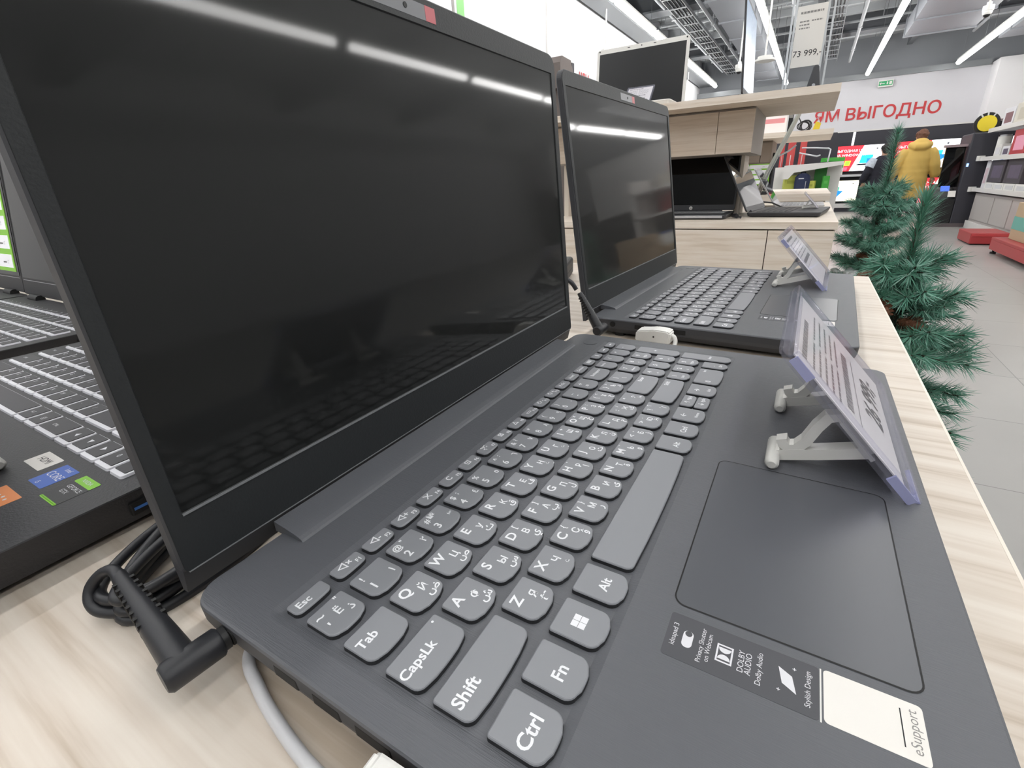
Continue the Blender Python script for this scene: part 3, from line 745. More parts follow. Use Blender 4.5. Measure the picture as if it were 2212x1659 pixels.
tag(cab.build('charger_cable', M_cable), 'coiled black charger cable lying behind the foreground notebook', 'cable')
plug('black angled charger plug in the second notebook\'s left side', (.4062, .2320, DK-.0055), R(-4), (.002, .024, .036))
c2 = MB().tube(spline([(.3945, .2595, DK+.034), (.3935, .2650, DK+.0415), (.394, .275, DK+.0445), (.397, .290, DK+.038), (.405, .310, DK+.012), (.42, .325, DK-.014), (.47, .34, DK-.0177)]), .0023, 10)
tag(c2.build('charger_cable', M_cable), 'black charger cable arching up behind the second notebook\'s hinge', 'cable')
# adapter bricks behind the notebooks
def brick(loc, rz, label):
    t = thing('power_adapter', label, 'power adapter', loc, rz)
    MB().box(-.055, .055, -.024, .024, 0, .031, .005).build('case', M_black, t)
    MB().box(-.045, .045, -.0243, -.024, .013, .0135).build('seam', M_seam, t)
    MB().tube([(.054, 0, .015), (.075, 0, .014), (.10, .01, .004)], [.005, .003, .0023], 8).build('lead', M_cable, t)
brick((.700, .432, DT), .3, 'black power adapter lying behind the gap between the two grey notebooks')
dv = thing('table_divider', 'grey-brown panel across the middle of the near table', 'divider', (.30, .60, DT))
MB().box(0, .58, 0, .018, 0, .17, .001).build('panel', mat('taupe laminate', '#7d756c', .6), dv)
MB().box(0, .58, -.001, .019, .17, .172).build('top_edge', M_woodd, dv)

# white security connectors and the grey tether
def security_plug(label, loc, rotz):
    t = thing('security_connector', label, 'security connector', loc, rotz, 'white security connectors')
    pr = [(-.0175, -.0122), (-.0175, -.0012), (-.0145, .0006), (-.002, .0010), (.004, -.0002), (.0135, -.0012), (.0160, -.003), (.0165, -.0122)]
    bm = bmesh.new()
    vs = [bm.verts.new((x, y, z)) for x in (-.0165, -.001) for y, z in pr]
    n = len(pr)
    bm.faces.new(vs[:n][::-1]); bm.faces.new(vs[n:])
    for i in range(n): bm.faces.new((vs[i], vs[(i+1) % n], vs[n+(i+1) % n], vs[n+i]))
    bmesh.ops.recalc_face_normals(bm, faces=bm.faces)
    bmesh.ops.bevel(bm, geom=bm.edges[:], offset=.0011, segments=2, affect='EDGES')
    MB().bm(bm).build('housing', M_white, t)
    MB().cyl((-.0167, -.002, -.006), (-.0163, -.002, -.006), .0009, 14).build('screw', M_seam, t)
    MB().tube(spline([(-.009, -.0165, -.005), (-.009, -.0195, -.0055), (-.010, -.0215, -.009), (-.013, -.0215, -.0135), (-.02, -.020, -.0177)]), .0021, 8).build('tether_stub', M_white, t)
    return t
security_plug('white security connector in the second notebook\'s side, before its black plug', (.4088, .1785, DK), R(-2.4))
security_plug('white security connector at the bottom edge of the photo, by the foreground notebook', (-.0006, .1285, DK), 0)
g = MB().tube(spline([(.016, .226, DT+.0022), (.0046, .2175, DT+.0024), (.0006, .2115, DT+.0024), (-.0016, .2043, DT+.0024), (-.0042, .195, DT+.0024), (-.0063, .1851, DT+.0024), (-.0080, .175, DT+.0024), (-.0090, .167, DT+.0024), (-.0098, .155, DT+.0024), (-.0100, .14, DT+.0024), (-.010, .11, DT+.0024), (-.012, .06, DT+.0024)]), .0021, 12)
tag(g.build('tether_cable', M_grey), 'light grey tether cable curving beside the foreground notebook', 'cable')
# lead behind gaming notebook hinges
g = MB().tube([(-.11, .745, DT+.003), (.0, .722, DT+.003), (.06, .7185, DT+.003), (.16, .7185, DT+.003), (.23, .725, DT+.003)], .0025, 8)
tag(g.build('tether_cable', M_white), 'white cable between the two left gaming notebooks', 'cable')

# ================================================================== the wooden display counter with its upper shelf
def display_counter():
    t = thing('display_counter', 'pale wood counter with drawer fronts behind the near table, notebooks on it', 'counter', (1.882, -.0255, 0))
    MB().box(0, 1.30, 0, 1.15, DT-.024, DT).build('countertop', M_woodx, t)
    MB().box(-.0005, 1.30, -.001, 0, DT-.024, DT+.0003).build('edge_band', M_edge, t)
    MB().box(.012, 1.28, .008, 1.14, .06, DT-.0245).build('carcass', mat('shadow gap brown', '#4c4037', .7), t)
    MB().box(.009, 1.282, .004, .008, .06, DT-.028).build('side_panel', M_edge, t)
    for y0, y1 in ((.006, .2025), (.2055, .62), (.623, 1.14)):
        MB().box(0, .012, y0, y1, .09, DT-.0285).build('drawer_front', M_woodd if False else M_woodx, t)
    MB().box(.03, 1.25, .03, 1.1, 0, .06).build('plinth', M_dark, t)
display_counter()
def upper_unit():
    t = thing('upper_shelf_unit', 'raised wood shelf with closed doors standing on the pale counter', 'shelf unit', (1.85, .037, 0))
    MB().box(0, .57, 0, 1.1, 1.222, 1.244).build('shelf_board', M_woodd, t)
    MB().box(-.001, 0, -.0005, 1.1, 1.2215, 1.2443).box(0, .57, -.001, 0, 1.2215, 1.2443).build('edge_band', M_woodx, t)
    MB().box(.152, .56, .241, 1.09, 1.073, 1.221).build('cabinet_body', mat('taupe side panel', '#a9a29b', .5), t)
    MB().box(.140, .152, .3625, 1.09, 1.074, 1.214).build('door', M_woodd, t)
    MB().box(.140, .152, .241, .3605, 1.074, 1.214).build('door', M_woodd, t)
    MB().box(.40, .55, .286, .308, DT, 1.073).build('support_panel', M_edge, t)
    MB().box(.36, .55, 1.06, 1.083, DT, 1.073).build('support_panel', M_edge, t)
upper_unit()

M_dk = mat('anthracite shell', '#38393d', .45)
M_silver = mat('silver shell', '#b9babd', .35, metal=.4)
M_silk = mat('silver keys', '#9c9ea2', .4)
def simple_laptop(label, loc, rotz, lean, Wd, D, H, base, bez, disp, keym, name='open_notebook', margin=.008, chin=.022, th=.018, group=None, bumpers=False, logo=None, base_front=None):
    t = thing(name, label, 'laptop', loc, rotz, group)
    MB().slab(lambda i: rrect(0, Wd, 0, D, .012, 5, i), ((.014, 0), (.004, .004), (0, th-.003), (.001, th))).build('base', base, t)
    m = MB()
    for r in range(6):
        y = D*.42 + r*D*.078
        n = 15
        for c in range(n):
            x0 = .02 + (Wd-.04)*c/n; m.box(x0, x0+(Wd-.04)/n-.003, y, y+D*.062, th, th+.0014)
    m.build('keyboard', keym, t)
    MB().slab(lambda i: rrect(Wd*.32, Wd*.64, D*.06, D*.36, .004, 4, i), ((0, th-.0002), (.0004, th+.0003))).build('touchpad', bez, t)
    MB().tube([(.05, D-.004, th), (Wd-.05, D-.004, th)], .006, 10).build('hinge_bar', bez, t)
    lo = MB().loops([[(x, y, z) for x, z in rrect(.001, Wd-.001, .003, H, .010, 6, i)][::-1] for i, y in ((.0008, 0), (0, .0008), (0, .005), (.002, .0065))]).build('lid', bez, t, (0, D-.004, th))
    lo.rotation_euler = (-lean, 0, 0)
    MB().box(margin, Wd-margin, -.0006, .0003, chin, H-margin*1.4).build('display', disp, lo)
    if bumpers:
        for x in (.012, Wd-.012): MB().cyl((x, -.0015, H-.007), (x, .0002, H-.007), .0028, 12).build('bumper', M_black, lo)
        for x in (Wd*.36, Wd*.64): MB().box(x-.005, x+.005, -.0012, .0002, H-.0085, H-.0065).build('bumper', M_black, lo)
        MB().cyl((Wd*.5, -.0012, H-.0075), (Wd*.5, .0002, H-.0075), .0022, 12).build('webcam', M_black, lo)
    if logo:
        g = MB().cyl((Wd*.5, -.0010, chin*.5), (Wd*.5, .0001, chin*.5), .0072, 24).build('round_badge', M_white, lo)
        MB().text('hp', .0085, frame((Wd*.5, -.0013, chin*.5+.0004), (1, 0, 0), (0, 0, 1))).build('badge_print', M_black, g)
    if base_front:
        MB().box(.014, Wd-.014, -.0008, .004, .006, th-.003, .001).build('front_edge', base_front, t)
    return t, lo
simple_laptop('open notebook with black screen and round white badge on its chin, silver front edge', (1.985, .695, DT), R(-90), R(7), .360, .242, .246, M_dk, M_dk, M_gloss, M_silk, chin=.026, logo=True, base_front=M_alu)
simple_laptop('dark notebook on the counter\'s right end, its glossy screen leaning far back', (2.085, .024, DT), R(-6), R(27), .360, .255, .240, M_dk, M_dk, mat('mirror display', '#0c0c0d', .02, spec=1.0, coat=1.), M_dk)
simple_laptop('thin silver notebook behind the dark notebook on the counter, seen edge-on', (2.64, .005, DT), R(0), R(33), .330, .205, .205, M_silver, M_silver, M_gloss, M_silk, th=.014)
simple_laptop('white notebook with thick white frame on the raised shelf, price tag before it', (1.872, .925, 1.244), R(-90), R(5), .375, .235, .243, M_white, M_white, mat('deep grey display', '#1b1c1e', .3), M_silk, margin=.0125, chin=.014, bumpers=True)
simple_laptop('dark notebook at the right end of the raised shelf, screen lit pale blue', (2.0, .070, 1.244), R(0), R(4), .330, .262, .300, M_dk, M_dk, mat('pale blue display', '#8ea3bd', .12, emit=.35), M_silk, th=.020)
price_holder('price_holder', 'price tag reading 21 999 before the white notebook on the raised shelf', (1.905, .735, 1.2625), R(-90), '21 999,-', w=.105, h=.086, legs=True, blue=False)
price_holder('price_holder', 'price tag holder on the dark notebook at the counter\'s right end, seen from its side', (2.30, .030, DT+.018), R(0), '', w=.105, h=.086, blue=False)
# tall tag on the shelf end
ts = thing('price_stand', 'tall white tag reading 73 999 on a clear stand at the shelf end', 'price tag', (2.16, .165, 1.244+.020))
MB().box(-.004, -.001, -.055, .035, .085, .268).build('price_paper', M_paper, ts)
MB().text('73 999,-', .027, frame((-.0045, -.012, .125), (0, -1, 0), (0, 0, 1))).build('price_print', M_ink, ts)
m = MB(); r2 = random.Random(5)
for z, h, a, b in ((.248, .006, .024, -.044), (.222, .004, .024, -.006), (.222, .004, -.012, -.044), (.212, .004, .024, -.006), (.202, .004, .024, -.008)):
    y = a
    while y > b: q = r2.uniform(.003, .009); m.box(-.0044, -.004, max(y-q, b), y, z-h/2, z+h/2); y -= q+.002
m.build('small_print', M_inkg, ts)
for y in (.050, .040, -.058, -.075):
    MB().box(-.002, .004, y-.003, y+.003, 0, .46).build('clear_upright', mat('frosted acrylic strip', '#cfd3d6', .2) if 'frosted acrylic strip' not in bpy.data.materials else bpy.data.materials['frosted acrylic strip'], ts)
MB().box(-.03, .05, -.08, .055, -.0005, .004, .001).build('stand_base', M_white, ts)
sp = thing('small_speaker', 'small black cone-shaped speaker on the dark notebook\'s palm rest, right of the 73 999 tag', 'speaker', (2.09, .115, 1.264))  # made-up cone standing in for another notebook's lid, edge-on
MB().loops([[(x*s, y*s, z) for x, y in rrect(-.018, .018, -.020, .020, .006, 4)] for s, z in ((1, 0), (1, .01), (.45, .068), (.2, .074))]).build('cone_body', M_dk, sp)
MB().cyl((-.0185, 0, .012), (-.0165, 0, .012), .005, 14).build('front_dot', M_alu, sp)
# cables on shelf and counter
g = MB(); r2 = random.Random(2)
for k in range(4): g.tube([(x+.002*k, y, z+.003*k) for x, y, z in ring(2.03, .37, .035, .025, .4*k, 1.2475)], .0025, 6)
g.tube([(2.05, .36, 1.25), (2.03, .345, 1.265), (2.02, .335, 1.252), (2.0, .335, 1.25)], .004, 6)
tag(g.build('charger_cable', M_cable), 'bunched black cable on the raised shelf, left of the upright notebook lid', 'cable')
g = MB().tube([(2.2, .335, DT+.006), (2.12, .315, DT+.012), (2.06, .300, DT+.004), (2.02, .285, DT+.008), (2.0, .285, DT+.006)], .003, 6).tube([(2.06, .318, DT+.010), (2.03, .302, DT+.010)], .008, 8)
tag(g.build('charger_cable', M_cable), 'black charger cable between the badge notebook and the dark notebook', 'cable')
g = MB().tube([(2.55, .40, DT+.004), (2.58, .30, DT+.04), (2.60, .22, DT+.03), (2.61, .175, DT+.008), (2.63, .17, DT+.006)], .004, 6)
tag(g.build('charger_cable', M_cable), 'black cable looping behind the thin silver notebook\'s hinge', 'cable')
# leaning thin display board
ld = thing('display_easel', 'tall pale display board leaning right, crossing the silver notebook\'s lid', 'easel', (2.76, .335, DT))
MB().loops([[(x, y, z) for y, z in ((0, 0), (.012, 0), (-.165, .44), (-.172, .44))] for x in (0, .20)]).build('board', mat('pale green-grey board', '#b7bbb2', .4), ld)
MB().loops([[(x, y, z) for y, z in ((-.098, .245), (-.092, .245), (-.012, .0), (-.020, .0))] for x in (.08, .10)]).build('rear_strut', M_alu, ld)
MB().tube([(.1, -.09, .235), (.1, -.14, .26), (.1, -.17, .285)], .004, 8).build('clip_arm', M_alu, ld)

# ------------------------------------------------------------------ the farther counter
fc = thing('far_counter', 'second pale wood counter beyond the first, with a low raised front edge', 'counter', (3.32, -.03, 0))
MB().box(0, 1.1, 0, 1.3, .84, .881).build('countertop', M_woodx, fc)
MB().box(.02, 1.08, .02, 1.28, .05, .84).build('carcass', M_woodd, fc)
MB().box(.04, 1.05, .04, 1.25, 0, .05).build('plinth', M_dark, fc)
fs = thing('far_shelf_unit', 'second raised wood shelf with a taupe cabinet beyond the first one', 'shelf unit', (3.22, .012, 0))
MB().box(0, .62, 0, 1.2, 1.185, 1.212).build('shelf_board', M_woodx, fs)
MB().box(.22, .60, .30, 1.19, 1.06, 1.185).build('cabinet_body', mat('taupe cabinet', '#9c9086', .55), fs)
MB().box(.205, .22, .302, .355, 1.065, 1.175).build('door', bpy.data.materials['taupe cabinet'], fs)
MB().box(.205, .22, .359, 1.19, 1.065, 1.175).build('door', bpy.data.materials['taupe cabinet'], fs)
MB().box(.40, .60, .30, .33, .881, 1.06).build('support_panel', M_woodd, fs)
gl, gll = simple_laptop('black notebook on the farther counter showing a green spec sheet with white rows', (3.33, .655, .881), R(-90), R(7), .360, .240, .225, M_dk, M_dk, M_gloss, M_dk, name='gaming_notebook')
spec_sheet(gll, .215, .340, .035, .190, 5)
mo = thing('small_tablet', 'white tablet screen with a pale red bar on the farther shelf', 'tablet', (3.36, .33, 1.212))
MB().box(-.004, .004, -.085, .105, .004, .098, .002).build('case', M_white, mo)
MB().box(-.0055, -.004, -.080, .100, .008, .094).build('screen', mat('tablet white', '#e4dcda', .4, emit=.25), mo)
MB().box(-.0065, -.0055, -.070, .085, .058, .082).build('red_bar', mat('pale red bar', '#d98f92', .5, emit=.2), mo)
MB().box(.004, .05, -.03, .03, 0, .004).box(.004, .012, -.02, .02, .004, .07).build('stand', M_white, mo)
bx = thing('black_box', 'narrow black box standing right of the white tablet', 'box', (3.40, .232, 1.212))
MB().box(-.03, .03, -.012, .010, 0, .115, .002).build('carton', M_black, bx)
MB().box(-.0305, -.03, -.010, .008, .08, .11).build('label', M_inkg, bx)
g = MB()
for k in range(4): g.tube(ring(0, 0, .020+.004*k, .028, .5*k, 0), .0028, 6, M=T(3.37, .165-.006*k, 1.245) @ RY(R(80)) @ RX(R(12*k)))
g.tube([(3.37, .195, 1.30), (3.37, .18, 1.27), (3.37, .17, 1.235), (3.37, .16, 1.2148)], .003, 6)
tag(g.build('cable_bundle', M_cable), 'coiled black cable dangling over the farther shelf, left of the banner lettering', 'cable')
yt = thing('yellow_tag', 'small yellow card on the farther shelf beside the coiled cable', 'card', (3.50, .105, 1.212))
MB().loops([[(x, y, z) for y, z in ((-.020, .0), (.016, .0), (.0, .062), (-.028, .05))] for x in (0, .002)]).build('card', mat('yellow card', '#e3c93a', .5), yt)
MB().box(-.002, .006, -.02, .016, -.0002, .006).build('foot', M_white, yt)

# ------------------------------------------------------------------ accessory rack far behind (end of a gondola)
ar = thing('accessory_rack', 'white accessory gondola with a sloping bracket shelf and chrome hooks', 'shelving', (10.0, .10, 0))
MB().box(.35, .40, -.42, .60, 0, 1.1).build('back_panel', M_shelfw, ar)
MB().box(0, .40, -.32, .60, .62, .66).build('lower_shelf', M_shelfw, ar)
MB().box(.02, .40, -.32, .60, 0, .62).build('base', M_shelfw, ar)
MB().loops([[(x, y, z) for y, z in ((.44, .90), (.36, .90), (.28, 1.0), (-.42, 1.095), (-.42, 1.15), (.44, 1.12))] for x in (-.05, .34)]).build('bracket_shelf', M_shelfw, ar)
MB().tube([(.3, .22, 1.40), (.0, .0, 1.375), (-.02, -.17, 1.355), (-.02, -.20, 1.34), (-.02, -.19, 1.15)], .012, 8).build('chrome_hook', M_alu, ar)
MB().tube([(.3, .25, 1.32), (.0, .08, 1.27), (-.02, -.02, 1.245), (-.02, -.07, 1.26)], .012, 8).build('chrome_hook', M_alu, ar)
for y0, y1 in ((.50, .56), (.33, .45), (.16, .26)):
    rp = thing('advertising_board', 'narrow red advertising board behind the chrome hooks, %s' % {.5: 'leftmost', .33: 'middle one', .16: 'rightmost'}[y0], 'sign', (10.46, y0+.1, 0))
    MB().box(0, .02, 0, y1-y0, 0, 1.62).build('board', mat('rack red', '#c24a48', .5) if 'rack red' not in bpy.data.materials else bpy.data.materials['rack red'], rp)
    MB().box(-.004, 0, (y1-y0)*.45, (y1-y0)*.55, .9, 1.3).build('pale_stripe', M_wallw, rp)
pt = thing('black_partition', 'black free-standing partition with rounded top before the media wall', 'partition', (11.2, .05, 0))
MB().loops([[(x, y, z) for y, z in ((-.30, 0), (.45, 0), (.45, 1.50), (-.15, 1.66), (-.23, 1.66), (-.27, 1.6), (-.30, 1.2))] for x in (0, .06)]).build('board', M_dark, pt)
MB().box(-.12, .18, -.32, .47, 0, .04).build('foot', M_black, pt)
M_lgreen = mat('yellow-green carton', '#b7bd52', .6); M_bgreen = mat('bright green carton', '#3f9f3b', .6); M_navy = mat('navy fabric', '#2c3350', .85, noise=.2, nscale=60)
def carton(label, loc, rotz, w, d, h, m, name='carton', lab=None):
    t = thing(name, label, 'box', loc, rotz)
    MB().box(-w/2, w/2, -d/2, d/2, 0, h, .004).build('carton_body', m, t)
    MB().box(-w*.30, w*.25, -d/2-.002, -d/2, h*.55, h*.72).build('label_patch', lab or M_wallw, t)
    return t
carton('larger yellow-green box left of the navy backpack', (9.97+.15, .42, .66), R(-76), .21, .12, .30, M_lgreen, lab=mat('olive print', '#9aa03f', .6))
carton('small yellow-green box right of the navy backpack', (10.05, .085, .66), R(-105), .10, .08, .20, M_lgreen, lab=bpy.data.materials['olive print'])
carton('tall dark green box on the accessory rack', (10.22, -.02, .66), R(-90), .18, .09, .42, mat('dark green carton', '#24702a', .6), lab=bpy.data.materials['dark green carton'] if 'dark green carton' in bpy.data.materials else None)
carton('bright green box, front one at the rack\'s right end', (10.05, -.11, .66), R(-80), .10, .08, .27, M_bgreen, lab=mat('green print', '#58b24f', .6))
carton('flat bright green box lying on the bracket shelf', (10.13, -.16, 1.151), R(-90), .34, .20, .06, M_bgreen, lab=bpy.data.materials['green print'])
bp = thing('backpack', 'navy backpack with a light logo strip on the accessory rack', 'backpack', (10.08, .235, .66))
MB().loops([[(-.07+.03*s, (y-.0)*w, z) for y, s in ((-.5, 0), (-.35, -1), (.35, -1), (.5, 0), (.5, 3), (-.5, 3))] for w, z in ((.19, 0), (.225, .03), (.235, .18), (.225, .27), (.16, .31), (.10, .325))]).build('bag_body', M_navy, bp)
MB().tube([(-.02, -.035, .315), (-.02, -.03, .345), (-.02, .03, .345), (-.02, .035, .315)], .009, 8).build('top_handle', M_navy, bp)
MB().box(-.103, -.099, -.02, .06, .235, .25).build('logo_strip', M_wallw, bp)
MB().box(-.110, -.098, -.06, -.052, .05, .2).build('zip_pull', M_alu, bp)

# ------------------------------------------------------------------ media wall: televisions and monitors with advertising
def E_(name, col, e): return bpy.data.materials.get(name) or mat(name, col, .4, emit=e)
S_red = E_('screen red', '#e2303c', 1.1); S_white = E_('screen white', '#f3f4fb', 1.15); S_cream = E_('screen cream', '#f3efda', 1.0); S_blue = E_('screen blue', '#1f7fe0', 1.1); S_cyan = E_('screen cyan', '#28b6df', 1.1); S_teal = E_('screen teal', '#4fa792', .9); S_lime = E_('screen lime', '#8ed23a', 1.1); S_pink = E_('screen pink', '#f2607f', 1.0); S_dk = E_('screen dark', '#17202e', .3); S_yel = E_('screen yellow', '#e8d34a', 1.0)
def tv(label, y, z, w, h, kind, x=15.78, words=None, cat='television', name='television'):
    """screen facing -x; u runs to the viewer's right (-y), v up"""
    t = thing(name, label, cat, (x, y, z))
    MB().box(0, .05, -w-.012, .012, -.014, h+.012, .004).build('case', M_black, t)
    def P(poly, m, nm, d=.001, par=None):
        o = MB().loops([[(xx, -u*w, v*h) for u, v in poly] for xx in (-d, .0)]).build(nm, m, par or s); return o
    s = MB().box(-.0005, .0002, -w, 0, 0, h).build('screen', S_white if kind != 'cream' else S_cream, t)
    if kind in ('ad', 'ad_low'):
        P(((0, 0), (.35, 0), (.56, 1), (0, 1)), S_red, 'red_field', .002)
        if words:
            for i, l in enumerate(words):
                MB().text(l, h*.135, frame((-.0035, -w*.03, h*(.80-.17*i)), (0, -1, 0), (0, 0, 1)), 'LEFT').build('advert_lettering', S_white, s)
        P(((.23, .22), (.34, .22), (.36, .42), (.24, .42)), S_yel, 'offer_badge', .003)
        P(((.245, .24), (.325, .24), (.345, .40), (.255, .40)), S_lime, 'offer_badge', .004)
        P(((0, .03), (.30, .03), (.31, .16), (0, .16)), S_pink, 'offer_strip', .003)
        ox, oy, q = .50, .22, 1.
    else: ox, oy, q = .06, .20, 1.25
    P(((ox+.02*q, oy+.08*q), (ox+.25*q, oy+.08*q), (ox+.27*q, oy+.40*q), (ox+.05*q, oy+.40*q)), S_cyan if kind != 'cream' else S_teal, 'pictured_notebook', .003)
    P(((ox-.04*q, oy), (ox+.24*q, oy), (ox+.25*q, oy+.06*q), (ox+.01*q, oy+.06*q)), S_dk, 'pictured_keyboard', .003)
    P(((ox+.16*q, oy-.04*q), (ox+.20*q, oy-.04*q), (ox+.38*q, oy+.24*q), (ox+.16*q, oy+.26*q)), S_blue, 'pictured_tablet', .004)
    P(((.80, .83), (.83, .83), (.835, .88), (.805, .88)), S_dk, 'corner_emblem', .003)
    P(((.85, .84), (.94, .84), (.945, .87), (.855, .87)), E_('screen grey', '#b9bcc6', .9), 'corner_lettering', .003)
    MB().box(.05, .10, -w*.6, -w*.4, h*.3, h*.7).build('wall_bracket', M_metal, t)
    return t
AD = ('ВЫГОДНАЯ ЦЕНА', 'НА WINDOWS 11')
tv('television with red and white notebook advert, left of the far tree top', -.30, .985, 1.10, .60, 'ad', words=AD)
tv('television with red and white notebook advert behind the person in yellow', -1.58, .985, 1.20, .62, 'ad', words=AD)
tv('television showing only its red advert edge right of the yellow coat', -2.85, .985, 1.1, .60, 'ad', words=AD)
tv('lower monitor with cream notebook picture, left of the trees', -.28, .26, .66, .50, 'cream', x=15.5, cat='monitor', name='monitor')
tv('lower monitor with red and white advert, right of the yellow coat hem', -2.0, .20, .92, .56, 'ad_low', x=15.5, cat='monitor', name='monitor', words=AD)
ms = thing('media_shelf', 'long white shelf below the big televisions on the media wall', 'shelf', (15.60, -3.3, .86))
MB().box(0, .26, 0, 3.6, 0, .035).build('board', M_shelfw, ms)
MB().box(-.002, 0, 0, 3.6, -.01, .045).build('price_rail', M_wallw, ms)
mb_ = thing('low_shelf', 'low white shelf running along the foot of the media wall', 'shelf', (15.42, -3.3, 0))
MB().box(0, .44, 0, 3.6, .10, .20).build('base_box', M_shelfw, mb_); MB().box(.03, .44, .02, 3.58, 0, .10).build('kick_plate', M_dark, mb_)
ls = thing('led_strip', 'glowing vertical light strip on the black media wall over the left television', 'light', (15.87, -.66, 1.60))
MB().box(0, .008, -.02, .02, 0, .31).build('diffuser', E_('led white', '#ffffff', 3.0), ls); MB().box(.006, .012, -.03, .03, 0, .31).build('profile', M_alu, ls)
at = thing('price_stand', 'small white price stand with green print before the left television', 'price tag', (15.66, -.42, .896))
MB().box(0, .004, -.13, 0, 0, .30).build('card', M_paper, at); MB().box(-.002, 0, -.12, -.01, .18, .28).build('green_print', bpy.data.materials['green print'], at); MB().box(-.002, 0, -.10, -.04, .06, .12).build('photo_print', M_inkg, at)

# ------------------------------------------------------------------ self-service kiosk, pallets, shelving at right
kx = thing('kiosk', 'charcoal self-service kiosk with dark slanted screen and blue light', 'kiosk', (11.28, -2.44, 0))
MB().box(0, .75, 0, .33, 0, 1.50, .02).build('column', M_dark, kx)
MB().loops([[(x, y, z) for x, z in ((0, .06), (.75, .06), (.75, .70), (.30, .62), (0, .46))] for y in (.335, .62)]).build('counter_box', M_black, kx)
MB().box(-.02, .77, -.005, .64, 0, .06).build('base_plate', mat('brown-grey plinth', '#5d5456', .5), kx)
MB().loops([[(x, y, z) for x, z in ((.10, .66), (.16, .66), (.24, 1.30), (.18, 1.30))] for y in (.34, .60)]).build('screen_panel', M_gloss, kx)
MB().box(.12, .26, .33, .63, 1.30, 1.34).build('top_lamp_bar', mat('dim pinkish panel', '#9c8a8d', .5), kx)
MB().loops([[(x, y, z) for x, z in ((.02, .60), (.04, .59), (.09, .67), (.07, .68))] for y in (.44, .56)]).build('payment_screen', E_('kiosk blue', '#3f63c9', .8), kx)
MB().box(-.012, 0, .285, .31, .98, 1.03).build('blue_light', E_('led blue', '#6fa2ff', 4.0), kx)
MB().loops([[(x, y, z) for x, z in ((-.03, .50), (-.01, .50), (.04, .60), (.02, .60))] for y in (.35, .45)]).build('paper_leaflet', M_paper, kx)
rs = thing('round_sign', 'round yellow sign with black and white ring on top of the kiosk', 'sign', (11.42, -2.27, 1.635))
MB().cyl((.0, 0, 0), (.03, 0, 0), .165, 40).build('ring', M_black, rs)
for a in (55, 85, 120): MB().box(-.003, 0, -.010, .010, .115, .165, 0, RX(R(a-90))).build('white_mark', M_wallw, rs)
MB().cyl((-.02, 0, 0), (0, 0, 0), .12, 40).build('yellow_disc', mat('sign yellow', '#e6cf2e', .4), rs)
MB().box(.0, .02, -.02, .02, -.135, -.1).build('post', M_black, rs)
def red_pallet(label, loc, w, d, h, feet):
    t = thing('red_platform', label, 'platform', loc)
    if feet:
        MB().box(0, w, -d, 0, h-.03, h, .004).build('deck', M_redsteel, t)
        MB().box(0, w, -.05, 0, h-.14, h-.03, .006).build('front_beam', M_redsteel, t)
        MB().box(0, .05, -d, -.05, h-.14, h-.03, .006).build('end_beam', M_redsteel, t)
        MB().box(w-.05, w, -d, -.05, h-.14, h-.03, .006).build('end_beam', M_redsteel, t)
        for x in (.04, w-.04):
            for y in (-.04, -d+.04): MB().cyl((x, y, 0), (x, y, .02), .03, 12).cyl((x, y, .02), (x, y, h-.14), .012, 8).build('foot', M_black, t)
    else:
        MB().box(0, w, -d, 0, .012, h, .012).build('body', M_redsteel, t)
        MB().box(-.004, 0, -d+.01, -.01, h*.72, h*.92).build('rolled_edge', mat('bright red edge', '#c04548', .35) if 'bright red edge' not in bpy.data.materials else bpy.data.materials['bright red edge'], t)
        MB().box(.02, w-.02, -d+.02, -.02, 0, .012).build('plinth', M_black, t)
red_pallet('low empty red steel platform in the aisle before the kiosk', (8.62, -1.86, 0), .66, .40, .155, False)
red_pallet('red steel platform on feet under the kraft cartons', (6.55, -1.88, 0), 1.28, .75, .19, True)
red_pallet('small red platform beyond the aisle, right of the kiosk foot', (10.0, -2.42, 0), .42, .34, .13, False)
def cart(label, x, y, z, w, d, h, band=True):
    t = thing('kraft_carton', label, 'box', (x, y, z))
    MB().box(0, w, -d, 0, 0, h, .006).build('carton_body', M_kraft, t)
    if band: MB().box(-.002, w+.002, -d-.002, .002, h*.28, h*.62).build('teal_band', M_teal, t)
    MB().box(w*.1, w*.35, .0022, .003, h*.75, h*.85).build('print_mark', mat('carton print', '#8d7b63', .8) if 'carton print' not in bpy.data.materials else bpy.data.materials['carton print'], t)
cart('kraft carton with a teal band on the footed red platform, nearest the aisle', 7.05, -1.98, .19, .62, .5, .40)
cart('plain kraft carton at the right frame edge behind the teal-banded one', 6.58, -2.06, .19, .45, .5, .62, False)
for i, (x, y) in enumerate(((7.15, -2.05), (7.30, -2.07), (7.46, -2.04), (7.22, -2.20), (7.40, -2.22))):
    t = thing('white_bottle', 'white bottle standing on top of the teal-banded carton', 'bottle', (x, y, .59), 0, 'white bottles on the carton')
    MB().loops([[(r*math.cos(2*PI*k/14), r*math.sin(2*PI*k/14), z) for k in range(14)] for r, z in ((.045, 0), (.048, .01), (.048, .12), (.02, .15), (.02, .18))], smooth=True).build('bottle_body', M_white, t)
    MB().cyl((0, 0, .18), (0, 0, .21), .022, 12).build('cap', mat('blue cap', '#4a6bb4', .5) if 'blue cap' not in bpy.data.materials else bpy.data.materials['blue cap'], t)
gs = thing('shelving_unit', 'white shelving with boxed printers along the right side of the aisle', 'shelving', (8.3, -2.30, 0))
GL = 2.9
MB().box(0, GL, -.62, -.60, 0, 1.75).build('back_panel', mat('pale shelf back', '#cfcac6', .6), gs)
MB().box(0, GL, -.60, 0, 0, .12).build('base', M_shelfw, gs)
